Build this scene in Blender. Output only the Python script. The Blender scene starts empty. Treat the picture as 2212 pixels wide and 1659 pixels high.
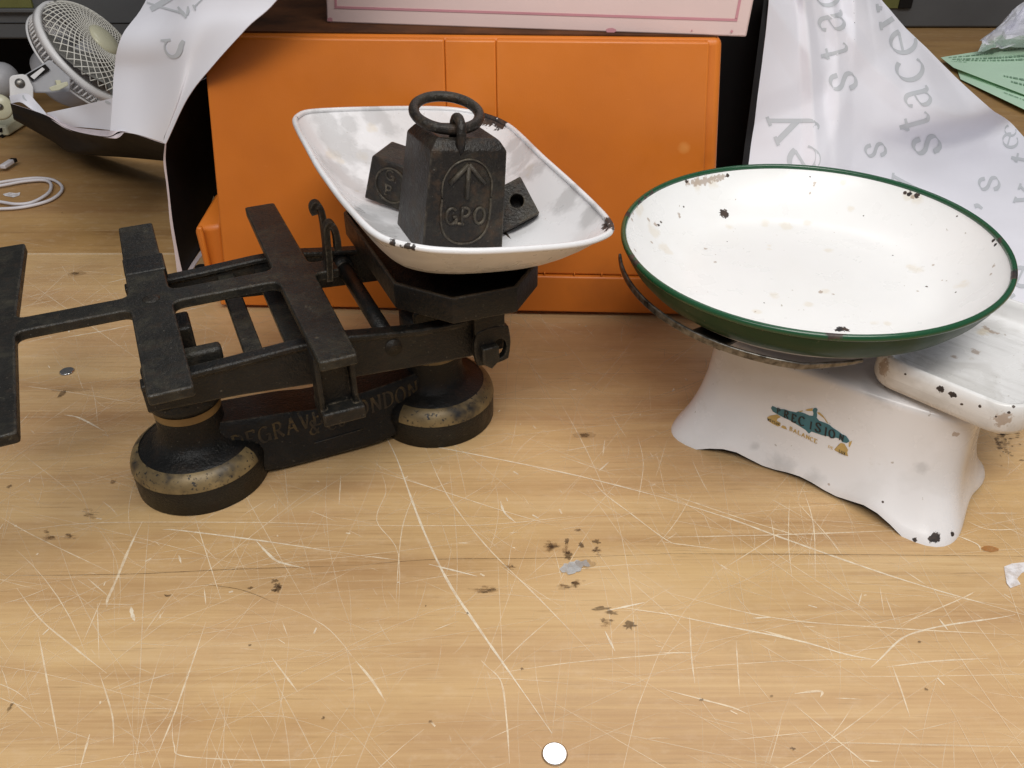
import bpy, bmesh, math, random
from mathutils import Vector, Matrix
from mathutils.bvhtree import BVHTree
import numpy as np
R = math.radians
random.seed(7)
scene = bpy.context.scene

# ---------------------------------------------------------------- camera, light, exposure
PITCH = R(35); FPX = 1839.0; CAM = Vector((0, 0, .45))          # FPX: focal length for a frame 2212 units wide
cd = bpy.data.cameras.new('camera'); cam = bpy.data.objects.new('camera', cd)
scene.collection.objects.link(cam); scene.camera = cam
cam.location = CAM; cam.rotation_euler = (R(90) - PITCH, 0, 0)
cd.sensor_width = 36; cd.lens = 36 * FPX / 2212; cd.clip_start = .01; cd.clip_end = 50

w = bpy.data.worlds.new('World'); scene.world = w; w.use_nodes = True
bg = w.node_tree.nodes['Background']; bg.inputs[0].default_value = (.86, .9, 1, 1); bg.inputs[1].default_value = .2

def area(name, loc, target, sx, sy, watts, col):
    l = bpy.data.lights.new(name, 'AREA'); l.shape = 'RECTANGLE'; l.size = sx; l.size_y = sy; l.energy = watts; l.color = col
    o = bpy.data.objects.new(name, l); scene.collection.objects.link(o); o.location = loc
    o.rotation_euler = (Vector(target) - Vector(loc)).to_track_quat('-Z', 'Y').to_euler()
    return o
area('ceiling_lamp', (.3, -.1, 1.55), (.1, .25, 0), 1.3, .4, 19.5, (1, .97, .92))
area('ceiling_lamp', (-.35, -.6, 1.5), (0, .45, .1), 1.4, .4, 12.5, (1, .97, .93))
area('ceiling_lamp', (.4, 1.5, 2.0), (.25, 1.0, 0), 1.6, .5, 7.5, (.97, .98, 1))
vs = scene.view_settings; vs.view_transform = 'Standard'; vs.look = 'None'; vs.exposure = 0; vs.gamma = 1
scene.cycles.max_bounces = 8; scene.cycles.transparent_max_bounces = 16

# ---------------------------------------------------------------- survey helpers (photo point -> place in metres)
def ray(px, py):
    u = (px - 1106) / FPX; v = (829.5 - py) / FPX
    return Vector((u, math.cos(PITCH) + v * math.sin(PITCH), -math.sin(PITCH) + v * math.cos(PITCH)))
def at(px, py, z=0.):
    d = ray(px, py); return CAM + d * ((CAM.z - z) / -d.z)
def aty(px, py, Y):
    d = ray(px, py); return CAM + d * (Y / d.y)

# ---------------------------------------------------------------- materials
def new_mat(name):
    m = bpy.data.materials.new(name); m.use_nodes = True
    return m, m.node_tree, m.node_tree.nodes['Principled BSDF']
class NT:
    def __init__(s, nt): s.nt = nt
    def n(s, t, **k):
        x = s.nt.nodes.new(t)
        for a, b in k.items(): setattr(x, a, b)
        return x
    def link(s, a, b): s.nt.links.new(a, b)
    def val(s, sock, v):
        if isinstance(v, bpy.types.NodeSocket): s.link(v, sock)
        else: sock.default_value = v
    def pos(s, scale=(1, 1, 1), rot=(0, 0, 0)):
        g = s.n('ShaderNodeNewGeometry'); m = s.n('ShaderNodeMapping')
        m.inputs['Scale'].default_value = scale; m.inputs['Rotation'].default_value = rot
        s.link(g.outputs['Position'], m.inputs['Vector']); return m.outputs['Vector']
    def noise(s, vec, scale, detail=4, rough=.55, dist=0):
        x = s.n('ShaderNodeTexNoise'); s.link(vec, x.inputs['Vector'])
        x.inputs['Scale'].default_value = scale; x.inputs['Detail'].default_value = detail
        x.inputs['Roughness'].default_value = rough; x.inputs['Distortion'].default_value = dist
        return x.outputs['Fac']
    def ramp(s, fac, stops):
        x = s.n('ShaderNodeValToRGB'); s.link(fac, x.inputs[0]); e = x.color_ramp.elements
        while len(e) < len(stops): e.new(.5)
        for el, (p, c) in zip(e, stops):
            el.position = p; el.color = (*c, 1) if len(c) == 3 else c
        return x.outputs[0]
    def mapr(s, v, a, b, c=0., d=1.):
        x = s.n('ShaderNodeMapRange'); s.link(v, x.inputs[0])
        for i, q in enumerate((a, b, c, d)): x.inputs[1 + i].default_value = q
        return x.outputs[0]
    def math(s, op, a, b=0.):
        x = s.n('ShaderNodeMath', operation=op); s.val(x.inputs[0], a); s.val(x.inputs[1], b); return x.outputs[0]
    def mix(s, fac, a, b, mode='MIX'):
        x = s.n('ShaderNodeMix', data_type='RGBA', blend_type=mode)
        s.val(x.inputs[0], fac)
        for sock, v in ((x.inputs[6], a), (x.inputs[7], b)):
            if isinstance(v, bpy.types.NodeSocket): s.link(v, sock)
            else: sock.default_value = (*v, 1)
        return x.outputs[2]
    def bump(s, h, strength, dist, bsdf):
        b = s.n('ShaderNodeBump'); b.inputs['Strength'].default_value = strength; b.inputs['Distance'].default_value = dist
        s.link(h, b.inputs['Height']); s.link(b.outputs[0], bsdf.inputs['Normal'])
    def spots(s, spots, jag=.55, nscale=180, soft=0.):
        """mask per list of (place, radius): ragged patches where the enamel or paint is gone"""
        g = s.n('ShaderNodeNewGeometry'); nz = s.noise(g.outputs['Position'], nscale, 3, .6)
        tot = None
        for c, r in spots:
            d = s.n('ShaderNodeVectorMath', operation='DISTANCE'); s.link(g.outputs['Position'], d.inputs[0]); d.inputs[1].default_value = c
            q = s.math('DIVIDE', d.outputs['Value'], r)
            q = s.math('ADD', q, s.math('MULTIPLY', s.math('SUBTRACT', nz, .5), jag * 4))
            mk = s.mapr(q, 1.05 + soft, .9 - soft)
            tot = mk if tot is None else s.math('MAXIMUM', tot, mk)
        return tot

def wood(name, tones, seed, rough=.34):
    m, nt, b = new_mat(name); t = NT(nt)
    v = t.pos((.9, 9, 9)); v2 = t.pos((3, 160, 160)); v3 = t.pos((.25, 1.6, 1))
    big = t.noise(v, 2.2 + seed, 5, .55, .6); fine = t.noise(v2, 2.5, 5, .7); cloud = t.noise(v3, 3 + seed, 3, .5)
    dots = t.noise(t.pos((18, 420, 100)), 1.5, 2, .5)
    f = t.math('ADD', t.math('MULTIPLY', big, .62), t.math('MULTIPLY', fine, .38))
    c = t.ramp(f, [(.33, tones[0]), (.44, tones[1]), (.54, tones[2]), (.66, tones[3])])
    streak = t.mapr(t.noise(t.pos((.55, 16, 10)), 3.3, 4, .6, .3), .62, .72)
    c = t.mix(t.math('MULTIPLY', streak, .55), c, tones[0])
    gold = t.noise(t.pos((1.2, 2.6, 1)), 2.6, 4, .6, .5); c = t.mix(t.mapr(gold, .45, .68, 0, .5), c, (tones[3][0] * 1.03, tones[3][1] * .98, tones[3][2] * .8))
    gry = t.noise(t.pos((1.5, 3.5, 2)), 3.1, 4, .6, .4); c = t.mix(t.mapr(gry, .52, .7, 0, .42), c, (tones[1][0] * .98, tones[1][1] * .9, tones[1][2] * .95))
    pore = t.mapr(dots, .63, .7)
    c = t.mix(t.math('MULTIPLY', pore, .3), c, tuple(x * .5 for x in tones[0]))
    c = t.mix(t.mapr(cloud, .35, .7, 0, .32), c, (tones[3][0] * 1.0, tones[3][1] * .9, tones[3][2] * .92))
    # rubbed, grubby haze
    grub = t.noise(t.pos(), 9, 6, .7); c = t.mix(t.mapr(grub, .55, .75, 0, .22), c, tuple(x * .55 for x in tones[1]))
    haze = t.noise(t.pos((1, 1.6, 1)), 60, 6, .75); c = t.mix(t.mapr(haze, .52, .75, 0, .3), c, (.66, .5, .34))
    t.link(c, b.inputs['Base Color'])
    t.link(t.mapr(fine, .3, .7, rough - .06, rough + .14), b.inputs['Roughness'])
    b.inputs['Specular IOR Level'].default_value = .4
    t.bump(t.math('ADD', fine, haze), .12, .0006, b)
    return m

def iron(name, base=(.024, .0235, .022), rust=.35, dust=.3):
    m, nt, b = new_mat(name); t = NT(nt)
    v = t.pos(); n1 = t.noise(v, 24, 6, .65); n2 = t.noise(v, 95, 5, .7); n3 = t.noise(v, 500, 3, .6)
    c = t.ramp(n1, [(.3, tuple(x * .7 for x in base)), (.7, tuple(x * 1.35 for x in base))])
    c = t.mix(t.math('MULTIPLY', t.mapr(n2, .5, .72), rust), c, (.045, .026, .014))
    c = t.mix(t.math('MULTIPLY', t.mapr(t.noise(v, 32, 6, .78), .5, .7), dust), c, (.075, .068, .045))
    c = t.mix(t.math('MULTIPLY', t.mapr(t.noise(v, 75, 5, .7), .66, .71), dust), c, (.13, .115, .08))
    c = t.mix(t.math('MULTIPLY', t.mapr(t.noise(v, 420, 2, .5), .7, .74), .5), c, (.12, .11, .09))
    bv_ = t.n('ShaderNodeBevel'); bv_.samples = 4; bv_.inputs['Radius'].default_value = .0022
    gn = t.n('ShaderNodeNewGeometry'); dt = t.n('ShaderNodeVectorMath', operation='DOT_PRODUCT'); t.link(bv_.outputs[0], dt.inputs[0]); t.link(gn.outputs['Normal'], dt.inputs[1])
    wr = t.math('MULTIPLY', t.mapr(dt.outputs['Value'], .985, .86), t.mapr(t.noise(v, 120, 4, .7), .42, .62)); c = t.mix(t.math('MULTIPLY', wr, .75), c, (.17, .14, .1))
    t.link(c, b.inputs['Base Color']); t.link(t.mapr(n2, .3, .7, .3, .52), b.inputs['Roughness'])
    b.inputs['Specular IOR Level'].default_value = .3
    t.bump(t.math('ADD', t.math('ADD', n1, n2), t.math('MULTIPLY', n3, 1.1)), .4, .0018, b)
    return m

def enamel(name, base=(.8, .8, .79), chips=(), stains=(), rust=(), dirt=.25, rough=.16, tint=(.55, .5, .42), nscale=180, haze=14, stain_a=.5):
    m, nt, b = new_mat(name); t = NT(nt); v = t.pos()
    c = t.mix(t.mapr(t.noise(v, haze, 5, .6, .4), .5, .6, 0, dirt), base, tint)
    c = t.mix(t.mapr(t.noise(v, 210, 2, .5), .745, .77, 0, .55), c, (.25, .19, .12))
    c = t.mix(t.mapr(t.noise(v, 55, 4, .7), .66, .72, 0, dirt * 1.0), c, (.42, .37, .28))
    rgh = t.mapr(t.noise(v, 30, 4, .6), .35, .7, rough, rough + .2)
    if stains: c = t.mix(t.math('MULTIPLY', t.spots(stains, .7, 120, .35), stain_a), c, (.62, .5, .3))
    if rust: c = t.mix(t.math('MULTIPLY', t.spots(rust, .8, 340, .12), .6), c, (.26, .15, .07))
    if chips:
        mk = t.spots(chips, .5, nscale); c = t.mix(mk, c, t.ramp(t.noise(v, 150, 3), [(.35, (.012, .011, .012)), (.7, (.075, .045, .03))]))
        rgh = t.math('ADD', rgh, t.math('MULTIPLY', mk, .4))
    t.link(c, b.inputs['Base Color']); t.link(rgh, b.inputs['Roughness'])
    b.inputs['Coat Weight'].default_value = .15; b.inputs['Coat Roughness'].default_value = .15
    t.bump(t.noise(v, 18, 3, .5), .12, .003, b)
    return m

def plain(name, col, rough=.5, var=.15, nscale=30, metal=0., bump=.05, spec=.5):
    m, nt, b = new_mat(name); t = NT(nt)
    n1 = t.noise(t.pos(), nscale, 5, .6)
    c = t.ramp(n1, [(.3, tuple(x * (1 - var) for x in col)), (.7, tuple(min(1, x * (1 + var)) for x in col))])
    t.link(c, b.inputs['Base Color']); b.inputs['Metallic'].default_value = metal
    t.link(t.mapr(n1, .3, .7, max(.03, rough - .06), rough + .08), b.inputs['Roughness']); b.inputs['Specular IOR Level'].default_value = spec
    if bump: t.bump(t.noise(t.pos(), nscale * 8, 3, .6), bump, .001, b)
    return m

def gold_flake(name, cover, k=1.):
    m, nt, b = new_mat(name); t = NT(nt); v = t.pos()
    f = t.mapr(t.noise(v, 330, 4, .6), cover, cover - .05)
    f = t.math('MULTIPLY', f, t.mapr(t.noise(v, 38, 3, .6), cover + .05, cover - .1))
    gold = t.ramp(t.noise(v, 60, 4), [(.3, (.17 * k, .12 * k, .055 * k)), (.7, (.36 * k, .26 * k, .12 * k))])
    t.link(t.mix(f, (.02, .019, .019), gold), b.inputs['Base Color'])
    b.inputs['Roughness'].default_value = .45; b.inputs['Metallic'].default_value = .1
    t.bump(f, .3, .0004, b)
    return m

def alpha_mat(name, col, a, rough=.5):
    m, nt, b = new_mat(name); b.inputs['Base Color'].default_value = (*col, 1); b.inputs['Roughness'].default_value = rough
    t = NT(nt); t.link(t.mapr(t.noise(t.pos(), 140, 3, .7), .3, .6, a * .45, a), b.inputs['Alpha'])
    return m

M = {}
M['bench'] = wood('bench_beech', [(.36, .2, .085), (.445, .275, .13), (.545, .36, .175), (.64, .46, .245)], 0)
M['bench_back'] = wood('bench_back_beech', [(.26, .14, .052), (.35, .2, .078), (.42, .25, .1), (.5, .31, .13)], .7, .5)
M['scratch'] = alpha_mat('scratched_varnish', (.9, .76, .55), .75)
M['scratch_faint'] = alpha_mat('faint_scratch', (.86, .71, .5), .5)
M['scratch_deep'] = alpha_mat('deep_pale_scratch', (.92, .82, .64), .78)
M['stain'] = alpha_mat('dark_stain', (.06, .03, .012), .55)
M['stain_soft'] = alpha_mat('soft_stain', (.24, .135, .055), .24)
M['residue'] = alpha_mat('paint_residue', (.8, .78, .8), .95)
M['sticker'] = alpha_mat('torn_sticker', (.5, .5, .5), .95)
M['rustspot'] = alpha_mat('rust_spot', (.42, .17, .04), .8)
M['iron'] = iron('black_cast_iron', (.0085, .0085, .0083), .35, .12)
M['iron_worn'] = iron('worn_cast_iron', (.0125, .012, .0105), .3, .38)
M['iron_rust'] = iron('rusty_iron', (.0135, .0108, .0085), 1.0, .34)
M['gold'] = gold_flake('flaking_gilt', .64, .72)
M['gold_letter'] = gold_flake('faded_gilt_lettering', .56, .32)
M['steel'] = plain('worn_steel', (.2, .19, .175), .38, .5, 120, .9)
M['hoop'] = plain('tarnished_steel', (.16, .15, .135), .36, .85, 190, .85)
M['plug'] = plain('polished_steel', (.9, .9, .9), .12, .03, 30, 1., 0)
M['dark'] = plain('dark_hole', (.012, .01, .009), .8, .1, 30, 0, 0, .2)
M['paper'] = plain('white_paper', (.83, .825, .885), .62, .025, 6, 0, .04, .3)
M['paper_edge'] = plain('paper_edge', (.62, .54, .56), .7, .06, 40, 0, 0, .2)
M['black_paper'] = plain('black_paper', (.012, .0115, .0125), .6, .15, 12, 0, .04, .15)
M['print'] = plain('grey_print', (.57, .59, .62), .6, .05, 20, 0, 0, .3)
M['fan_white'] = plain('white_plastic', (.76, .75, .75), .35, .04, 40, 0, 0)
M['fan_wire'] = plain('pale_wire', (.74, .72, .65), .4, .05, 60, 0, 0)
M['fan_grey'] = plain('grey_plastic', (.42, .42, .44), .38, .06, 30, 0, 0)
M['fan_blade'] = plain('grey_blade', (.2, .195, .18), .4, .1, 20, 0, 0)
M['cream'] = plain('cream_plastic', (.6, .58, .42), .28, .04, 30, 0, 0)
M['cable'] = plain('white_cable', (.66, .63, .66), .45, .05, 90, 0, 0)
M['cabinet'] = plain('grey_paint', (.105, .108, .112), .55, .08, 8, 0, .03)
M['olive'] = plain('olive_card', (.16, .16, .045), .6, .1, 30, 0, 0)
M['green_paper'] = plain('green_paper', (.66, .9, .68), .65, .03, 10, 0, 0, .2)
M['green_print'] = plain('green_print', (.3, .46, .33), .65, .1, 90, 0, 0, .2)
M['green_shade'] = plain('green_sheet_edge', (.2, .42, .19), .65, .1, 40, 0, 0, .2)
M['pink'] = plain('pink_card', (.68, .51, .48), .6, .04, 7, 0, .03, .3)
M['pink_line'] = plain('pink_border', (.52, .24, .27), .6, .05, 30, 0, 0, .3)
M['teal'] = plain('teal_transfer', (.045, .15, .18), .35, .15, 90, 0, 0)
M['transfer_gold'] = plain('gold_transfer', (.5, .34, .12), .4, .15, 120, 0, 0)
M['transfer_black'] = plain('black_transfer', (.016, .018, .02), .4, .1, 60, 0, 0)

# ---------------------------------------------------------------- mesh helpers
class MB:
    def __init__(s): s.v = []; s.f = []; s.m = []; s.sm = []
    def add(s, verts, faces, mi=0, smooth=False):
        o = len(s.v); s.v += [Vector(p) for p in verts]
        for f in faces: s.f.append([o + i for i in f]); s.m.append(mi); s.sm.append(smooth)
    def hexa(s, b, t, mi=0):                        # four bottom and four top corners, counter-clockwise
        s.add(list(b) + list(t), [(3, 2, 1, 0), (4, 5, 6, 7), (0, 1, 5, 4), (1, 2, 6, 5), (2, 3, 7, 6), (3, 0, 4, 7)], mi)
    def box(s, c, size, mat=None, mi=0):
        x, y, z = (q / 2 for q in size); P = [(-x, -y, -z), (x, -y, -z), (x, y, -z), (-x, y, -z), (-x, -y, z), (x, -y, z), (x, y, z), (-x, y, z)]
        mt = mat or Matrix.Identity(3); P = [Vector(c) + mt @ Vector(p) for p in P]
        s.hexa(P[:4], P[4:], mi)
    def prism(s, poly, fn, d0, d1, mi=0):           # poly in 2-D, fn(a, b, d) -> point
        n = len(poly); A = [fn(a, b, d0) for a, b in poly]; B = [fn(a, b, d1) for a, b in poly]
        s.add(A + B, [list(range(n))[::-1], list(range(n, 2 * n))] + [(i, (i + 1) % n, n + (i + 1) % n, n + i) for i in range(n)], mi)
    def tube(s, path, r, seg=10, closed=False, mi=0, flat=1.):
        path = [Vector(p) for p in path]; n = len(path); rings = []
        up = None
        for i, p in enumerate(path):
            a = path[(i - 1) % n] if closed or i else p; b = path[(i + 1) % n] if closed or i < n - 1 else p
            t = (b - a).normalized()
            if up is None: up = t.orthogonal().normalized() if abs(t.z) > .9 else Vector((0, 0, 1))
            u = (up - t * up.dot(t)).normalized(); vv = t.cross(u); up = u
            rr = r[i] if isinstance(r, (list, tuple)) else r
            rings.append([p + (u * math.cos(k * 2 * math.pi / seg) * flat + vv * math.sin(k * 2 * math.pi / seg)) * rr for k in range(seg)])
        V = [q for ring in rings for q in ring]; F = []
        for i in range(n if closed else n - 1):
            j = (i + 1) % n
            for k in range(seg): F.append((i * seg + k, i * seg + (k + 1) % seg, j * seg + (k + 1) % seg, j * seg + k))
        if not closed: F += [list(range(seg))[::-1], [(n - 1) * seg + k for k in range(seg)]]
        s.add(V, F, mi, True)
    def lathe(s, prof, c, seg=64, axes=None, mi=None, arc=None):
        ax = axes or (Vector((1, 0, 0)), Vector((0, 1, 0)), Vector((0, 0, 1))); c = Vector(c)
        V = []; F = []; n = len(prof); a0, a1 = arc or (0, 2 * math.pi); full = arc is None
        cnt = seg if full else seg + 1
        for k in range(cnt):
            th = a0 + (a1 - a0) * k / seg; d = ax[0] * math.cos(th) + ax[1] * math.sin(th)
            V += [c + d * r + ax[2] * z for r, z in prof]
        o = len(s.v); s.v += V
        for k in range(seg):
            j = (k + 1) % cnt
            for i in range(n - 1):
                s.f.append([o + k * n + i, o + j * n + i, o + j * n + i + 1, o + k * n + i + 1]); s.m.append(mi[i] if mi else 0); s.sm.append(True)
    def grid(s, fn, nu, nv, mi=0, flip=False, wrap=False):
        V = [fn(i / nu, j / nv) for j in range(nv + 1) for i in range(nu + (0 if wrap else 1))]; W = nu if wrap else nu + 1; F = []
        for j in range(nv):
            for i in range(nu):
                q = (j * W + i, j * W + (i + 1) % W, (j + 1) * W + (i + 1) % W, (j + 1) * W + i); F.append(q[::-1] if flip else q)
        s.add(V, F, mi, True)
    def ball(s, c, r, axes=None, n=14, mi=0):
        s.lathe([(math.sin(math.pi * i / n), -math.cos(math.pi * i / n)) for i in range(n + 1)], (0, 0, 0), 2 * n)
        k = (n + 1) * 2 * n; ax = axes or Matrix.Identity(3)
        for i in range(len(s.v) - k, len(s.v)):
            q = s.v[i]; s.v[i] = Vector(c) + ax @ Vector((q.x * r[0], q.y * r[1], q.z * r[2]))
        s.m[-(n * 2 * n):] = [mi] * (n * 2 * n)
    def build(s, name, mats, parent=None, bevel=0, seg=2, weld=True, angle=35):
        root = parent
        while root is not None and root.parent: root = root.parent
        off = root.location if root else Vector()
        me = bpy.data.meshes.new(name); me.from_pydata([tuple(p - off) for p in s.v], [], s.f)
        for mt in (mats if isinstance(mats, (list, tuple)) else [mats]): me.materials.append(mt)
        for p, mi, sm in zip(me.polygons, s.m, s.sm): p.material_index = mi; p.use_smooth = sm
        if weld:
            bm = bmesh.new(); bm.from_mesh(me); bmesh.ops.remove_doubles(bm, verts=bm.verts, dist=1e-6)
            bmesh.ops.recalc_face_normals(bm, faces=bm.faces); bm.to_mesh(me); bm.free()
        o = bpy.data.objects.new(name, me); scene.collection.objects.link(o)
        if parent: o.parent = parent
        if bevel:
            b = o.modifiers.new('bevel', 'BEVEL'); b.width = bevel; b.segments = seg; b.limit_method = 'ANGLE'; b.angle_limit = R(angle)
            me.shade_smooth(); me.set_sharp_from_angle(angle=R(50))
        return o

def tag(o, label=None, cat=None, group=None, kind=None):
    if label: o['label'] = label
    if cat: o['category'] = cat
    if group: o['group'] = group
    if kind: o['kind'] = kind
    return o
def thing(name, loc, label, cat, group=None):
    o = bpy.data.objects.new(name, None); o.empty_display_size = .02; scene.collection.objects.link(o); o.location = loc
    return tag(o, label, cat, group)

def round_poly(pts, rad, n=5):
    out = []; N = len(pts)
    for i, p in enumerate(pts):
        p = Vector(p); a = Vector(pts[i - 1]) - p; b = Vector(pts[(i + 1) % N]) - p
        r = rad[i] if isinstance(rad, (list, tuple)) else rad
        ang = a.angle(b)
        if r <= 0 or ang > 3.1: out.append(tuple(p)); continue
        d = min(r / math.tan(ang / 2), a.length * .49, b.length * .49)
        p0 = p + a.normalized() * d; p1 = p + b.normalized() * d
        for k in range(n + 1):
            t = k / n; out.append(tuple(p0 * (1 - t) ** 2 + p * 2 * t * (1 - t) + p1 * t * t))
    return out

def catmull(pts, n=8, closed=False):
    P = [Vector(p) for p in pts]; N = len(P); out = []
    for i in range(N if closed else N - 1):
        if closed: a, b, c, d = P[i - 1], P[i], P[(i + 1) % N], P[(i + 2) % N]
        else: a, b, c, d = P[max(i - 1, 0)], P[i], P[i + 1], P[min(i + 2, N - 1)]
        for k in range(n):
            t = k / n; out.append(.5 * ((2 * b) + (c - a) * t + (2 * a - 5 * b + 4 * c - d) * t * t + (3 * b - a - 3 * c + d) * t ** 3))
    if not closed: out.append(P[-1].copy())
    return out

def patch(rows):                                     # Catmull-Rom surface through a grid of points
    rows = [[Vector(p) for p in r] for r in rows]
    def cr(P, t):
        n = len(P) - 1; x = min(max(t, 0), 1) * n; i = min(int(x), n - 1); f = x - i
        a, b, c, d = P[max(i - 1, 0)], P[i], P[i + 1], P[min(i + 2, n)]
        if i == 0: a = b * 2 - c
        if i == n - 1: d = c * 2 - b
        return .5 * ((2 * b) + (c - a) * f + (2 * a - 5 * b + 4 * c - d) * f * f + (3 * b - a - 3 * c + d) * f ** 3)
    return lambda u, v: cr([cr(r, u) for r in rows], v)

def hit(bvh, px, py):
    h = bvh.ray_cast(CAM, ray(px, py).normalized()); return h[0] if h[0] else at(px, py)
def bvh_of(*objs):
    V = []; F = []
    for o in objs:
        off = len(V); root = o
        while root.parent: root = root.parent
        V += [v.co + root.location if o.parent else v.co.copy() for v in o.data.vertices]
        F += [[off + i for i in p.vertices] for p in o.data.polygons]
    return BVHTree.FromPolygons(V, F)

# ---------------------------------------------------------------- lettering
def glyph(ch):                                       # pen strokes of an old-style serif letter: x-height 1
    def arc(cx, cy, rx, ry, a0, a1, n=14): return [(cx + rx * math.cos(R(a0 + (a1 - a0) * k / n)), cy + ry * math.sin(R(a0 + (a1 - a0) * k / n))) for k in range(n + 1)]
    g = {
     'c': [arc(.45, .5, .42, .48, 48, 318)],
     'e': [arc(.45, .5, .42, .48, 12, 318), [(.08, .56), (.84, .62)]],
     's': [[(.6, .72), (.57, .9), (.38, .98), (.16, .9), (.1, .74), (.2, .58), (.42, .46), (.6, .32), (.58, .12), (.36, .01), (.14, .06), (.06, .26)], [(.62, .68), (.6, .86)], [(.04, .3), (.07, .1)]],
     'a': [[(.12, .76), (.2, .92), (.4, .98), (.56, .9), (.6, .72), (.6, .2), (.66, .05), (.8, .06)], [(.6, .6), (.34, .52), (.1, .38), (.08, .14), (.24, .01), (.44, .06), (.6, .22)]],
     't': [[(.26, 1.28), (.26, .22), (.34, .04), (.5, .02), (.62, .12)], [(.04, .96), (.56, .96)], [(.06, .98), (.26, 1.2)]],
     'y': [[(.12, .98), (.5, .1)], [(.86, .98), (.5, .1), (.32, -.34), (.16, -.44), (.04, -.36)], [(-.02, .98), (.3, .98)], [(.68, .98), (1.0, .98)]],
     "'": [[(.14, 1.35), (.2, 1.2), (.1, 1.0)]],
     'D': [[(.16, 0), (.16, 1.4)], [(.02, 1.4), (.16, 1.4), (.55, 1.36), (.85, 1.1), (.9, .7), (.85, .3), (.55, .04), (.02, 0)]],
     'E': [[(.16, 0), (.16, 1.4)], [(.02, 1.4), (.7, 1.4), (.72, 1.15)], [(.16, .72), (.55, .72)], [(.02, 0), (.72, 0), (.76, .28)]],
     'G': [arc(.5, .7, .45, .7, 45, 340), [(.93, .0), (.93, .6), (.62, .6)]],
     'R': [[(.16, 0), (.16, 1.4)], [(.02, 1.4), (.5, 1.4), (.72, 1.2), (.7, .9), (.5, .72), (.16, .7)], [(.4, .7), (.88, 0)], [(.0, 0), (.34, 0)]],
     'A': [[(.1, 0), (.5, 1.4)], [(.5, 1.4), (.9, 0)], [(.24, .48), (.76, .48)], [(0, 0), (.24, 0)], [(.76, 0), (1.02, 0)]],
     'V': [[(.1, 1.4), (.5, 0)], [(.5, 0), (.9, 1.4)], [(0, 1.4), (.24, 1.4)], [(.76, 1.4), (1.0, 1.4)]],
     '&': [[(.9, .55), (.55, .05), (.25, .02), (.08, .3), (.25, .62), (.55, .95), (.52, 1.28), (.36, 1.38), (.22, 1.22), (.3, .95), (.85, 0)]],
     'C': [arc(.5, .7, .45, .7, 45, 318)],
     'o': [arc(.3, .5, .26, .4, 0, 360)],
     'L': [[(.16, 0), (.16, 1.4)], [(.02, 0), (.7, 0), (.76, .3)], [(.0, 1.4), (.34, 1.4)]],
     'O': [arc(.5, .7, .45, .7, 0, 360, 22)],
     'N': [[(.14, 0), (.14, 1.4)], [(.14, 1.4), (.86, 0)], [(.86, 0), (.86, 1.4)], [(0, 0), (.28, 0)], [(.72, 1.4), (1.0, 1.4)]],
     'P': [[(.16, 0), (.16, 1.4)], [(.02, 1.4), (.5, 1.4), (.74, 1.2), (.74, .9), (.5, .68), (.16, .66)], [(.0, 0), (.34, 0)]],
     'I': [[(.2, 0), (.2, 1.4)], [(.04, 1.4), (.36, 1.4)], [(.04, 0), (.36, 0)]],
     'S': [[(.72, 1.1), (.66, 1.3), (.42, 1.4), (.16, 1.28), (.12, 1.0), (.3, .8), (.58, .62), (.74, .38), (.66, .1), (.4, 0), (.14, .08), (.06, .34)]],
     'W': [[(.02, 1.4), (.28, 0)], [(.28, 0), (.54, 1.3)], [(.54, 1.3), (.78, 0)], [(.78, 0), (1.06, 1.4)]],
     'Y': [[(.06, 1.4), (.45, .7)], [(.84, 1.4), (.45, .7)], [(.45, .7), (.45, 0)]],
     'U': [[(.12, 1.4), (.12, .4), (.3, .05), (.55, .05), (.74, .4), (.74, 1.4)]],
     'X': [[(.08, 1.4), (.84, 0)], [(.84, 1.4), (.08, 0)]],
     'B': [[(.14, 0), (.14, 1.4)], [(.0, 1.4), (.5, 1.38), (.66, 1.15), (.55, .82), (.14, .74)], [(.4, .76), (.72, .55), (.72, .2), (.5, .02), (0, 0)]],
     '.': [[(.1, .0), (.16, .14)]],
    }
    return g[ch]
def strokes(ch, thick=.17, thin=.045, nib=28):
    """each stroke as a strip of (left, right) points, width following the pen angle"""
    out = []
    for st in glyph(ch):
        if len(st) > 2:
            P = [q.to_2d() for q in catmull([(x, y, 0) for x, y in st], 4)]
        else:
            P = [Vector(st[0]).lerp(Vector(st[1]), k / 5) for k in range(6)]
        S = []
        for i, p in enumerate(P):
            t = (P[min(i + 1, len(P) - 1)] - P[max(i - 1, 0)]);
            if t.length < 1e-6: continue
            t.normalize(); a = math.atan2(t.y, t.x) - R(nib); wd = thin + (thick - thin) * abs(math.sin(a))
            n = Vector((-t.y, t.x)); S.append((p + n * wd / 2, p - n * wd / 2))
        out.append(S)
    return out
def write(mb, text, org, ex, ey, to3d, mi=0, gap=.22, adv=None, **k):
    """letters laid out from org along ex (ey is up); to3d(2-D point, layer) puts a point on the printed surface"""
    x = 0.; layer = 0
    for ch in text:
        if ch == ' ': x += .5; continue
        S = strokes(ch, **k)
        for st in S:
            layer += 1; pts = []
            for l, r in st:
                a = to3d(Vector(org) + Vector(ex) * (x + l.x) + Vector(ey) * l.y, layer); b = to3d(Vector(org) + Vector(ex) * (x + r.x) + Vector(ey) * r.y, layer)
                pts.append((a, b))
            for (a, b), (c, d) in zip(pts, pts[1:]):
                if None in (a, b, c, d): continue
                mb.add([a, b, d, c], [(0, 1, 2, 3)], mi, True)
        x += max(max(q[0].x, q[1].x) for st in S for q in st) + gap
    return x
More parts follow.
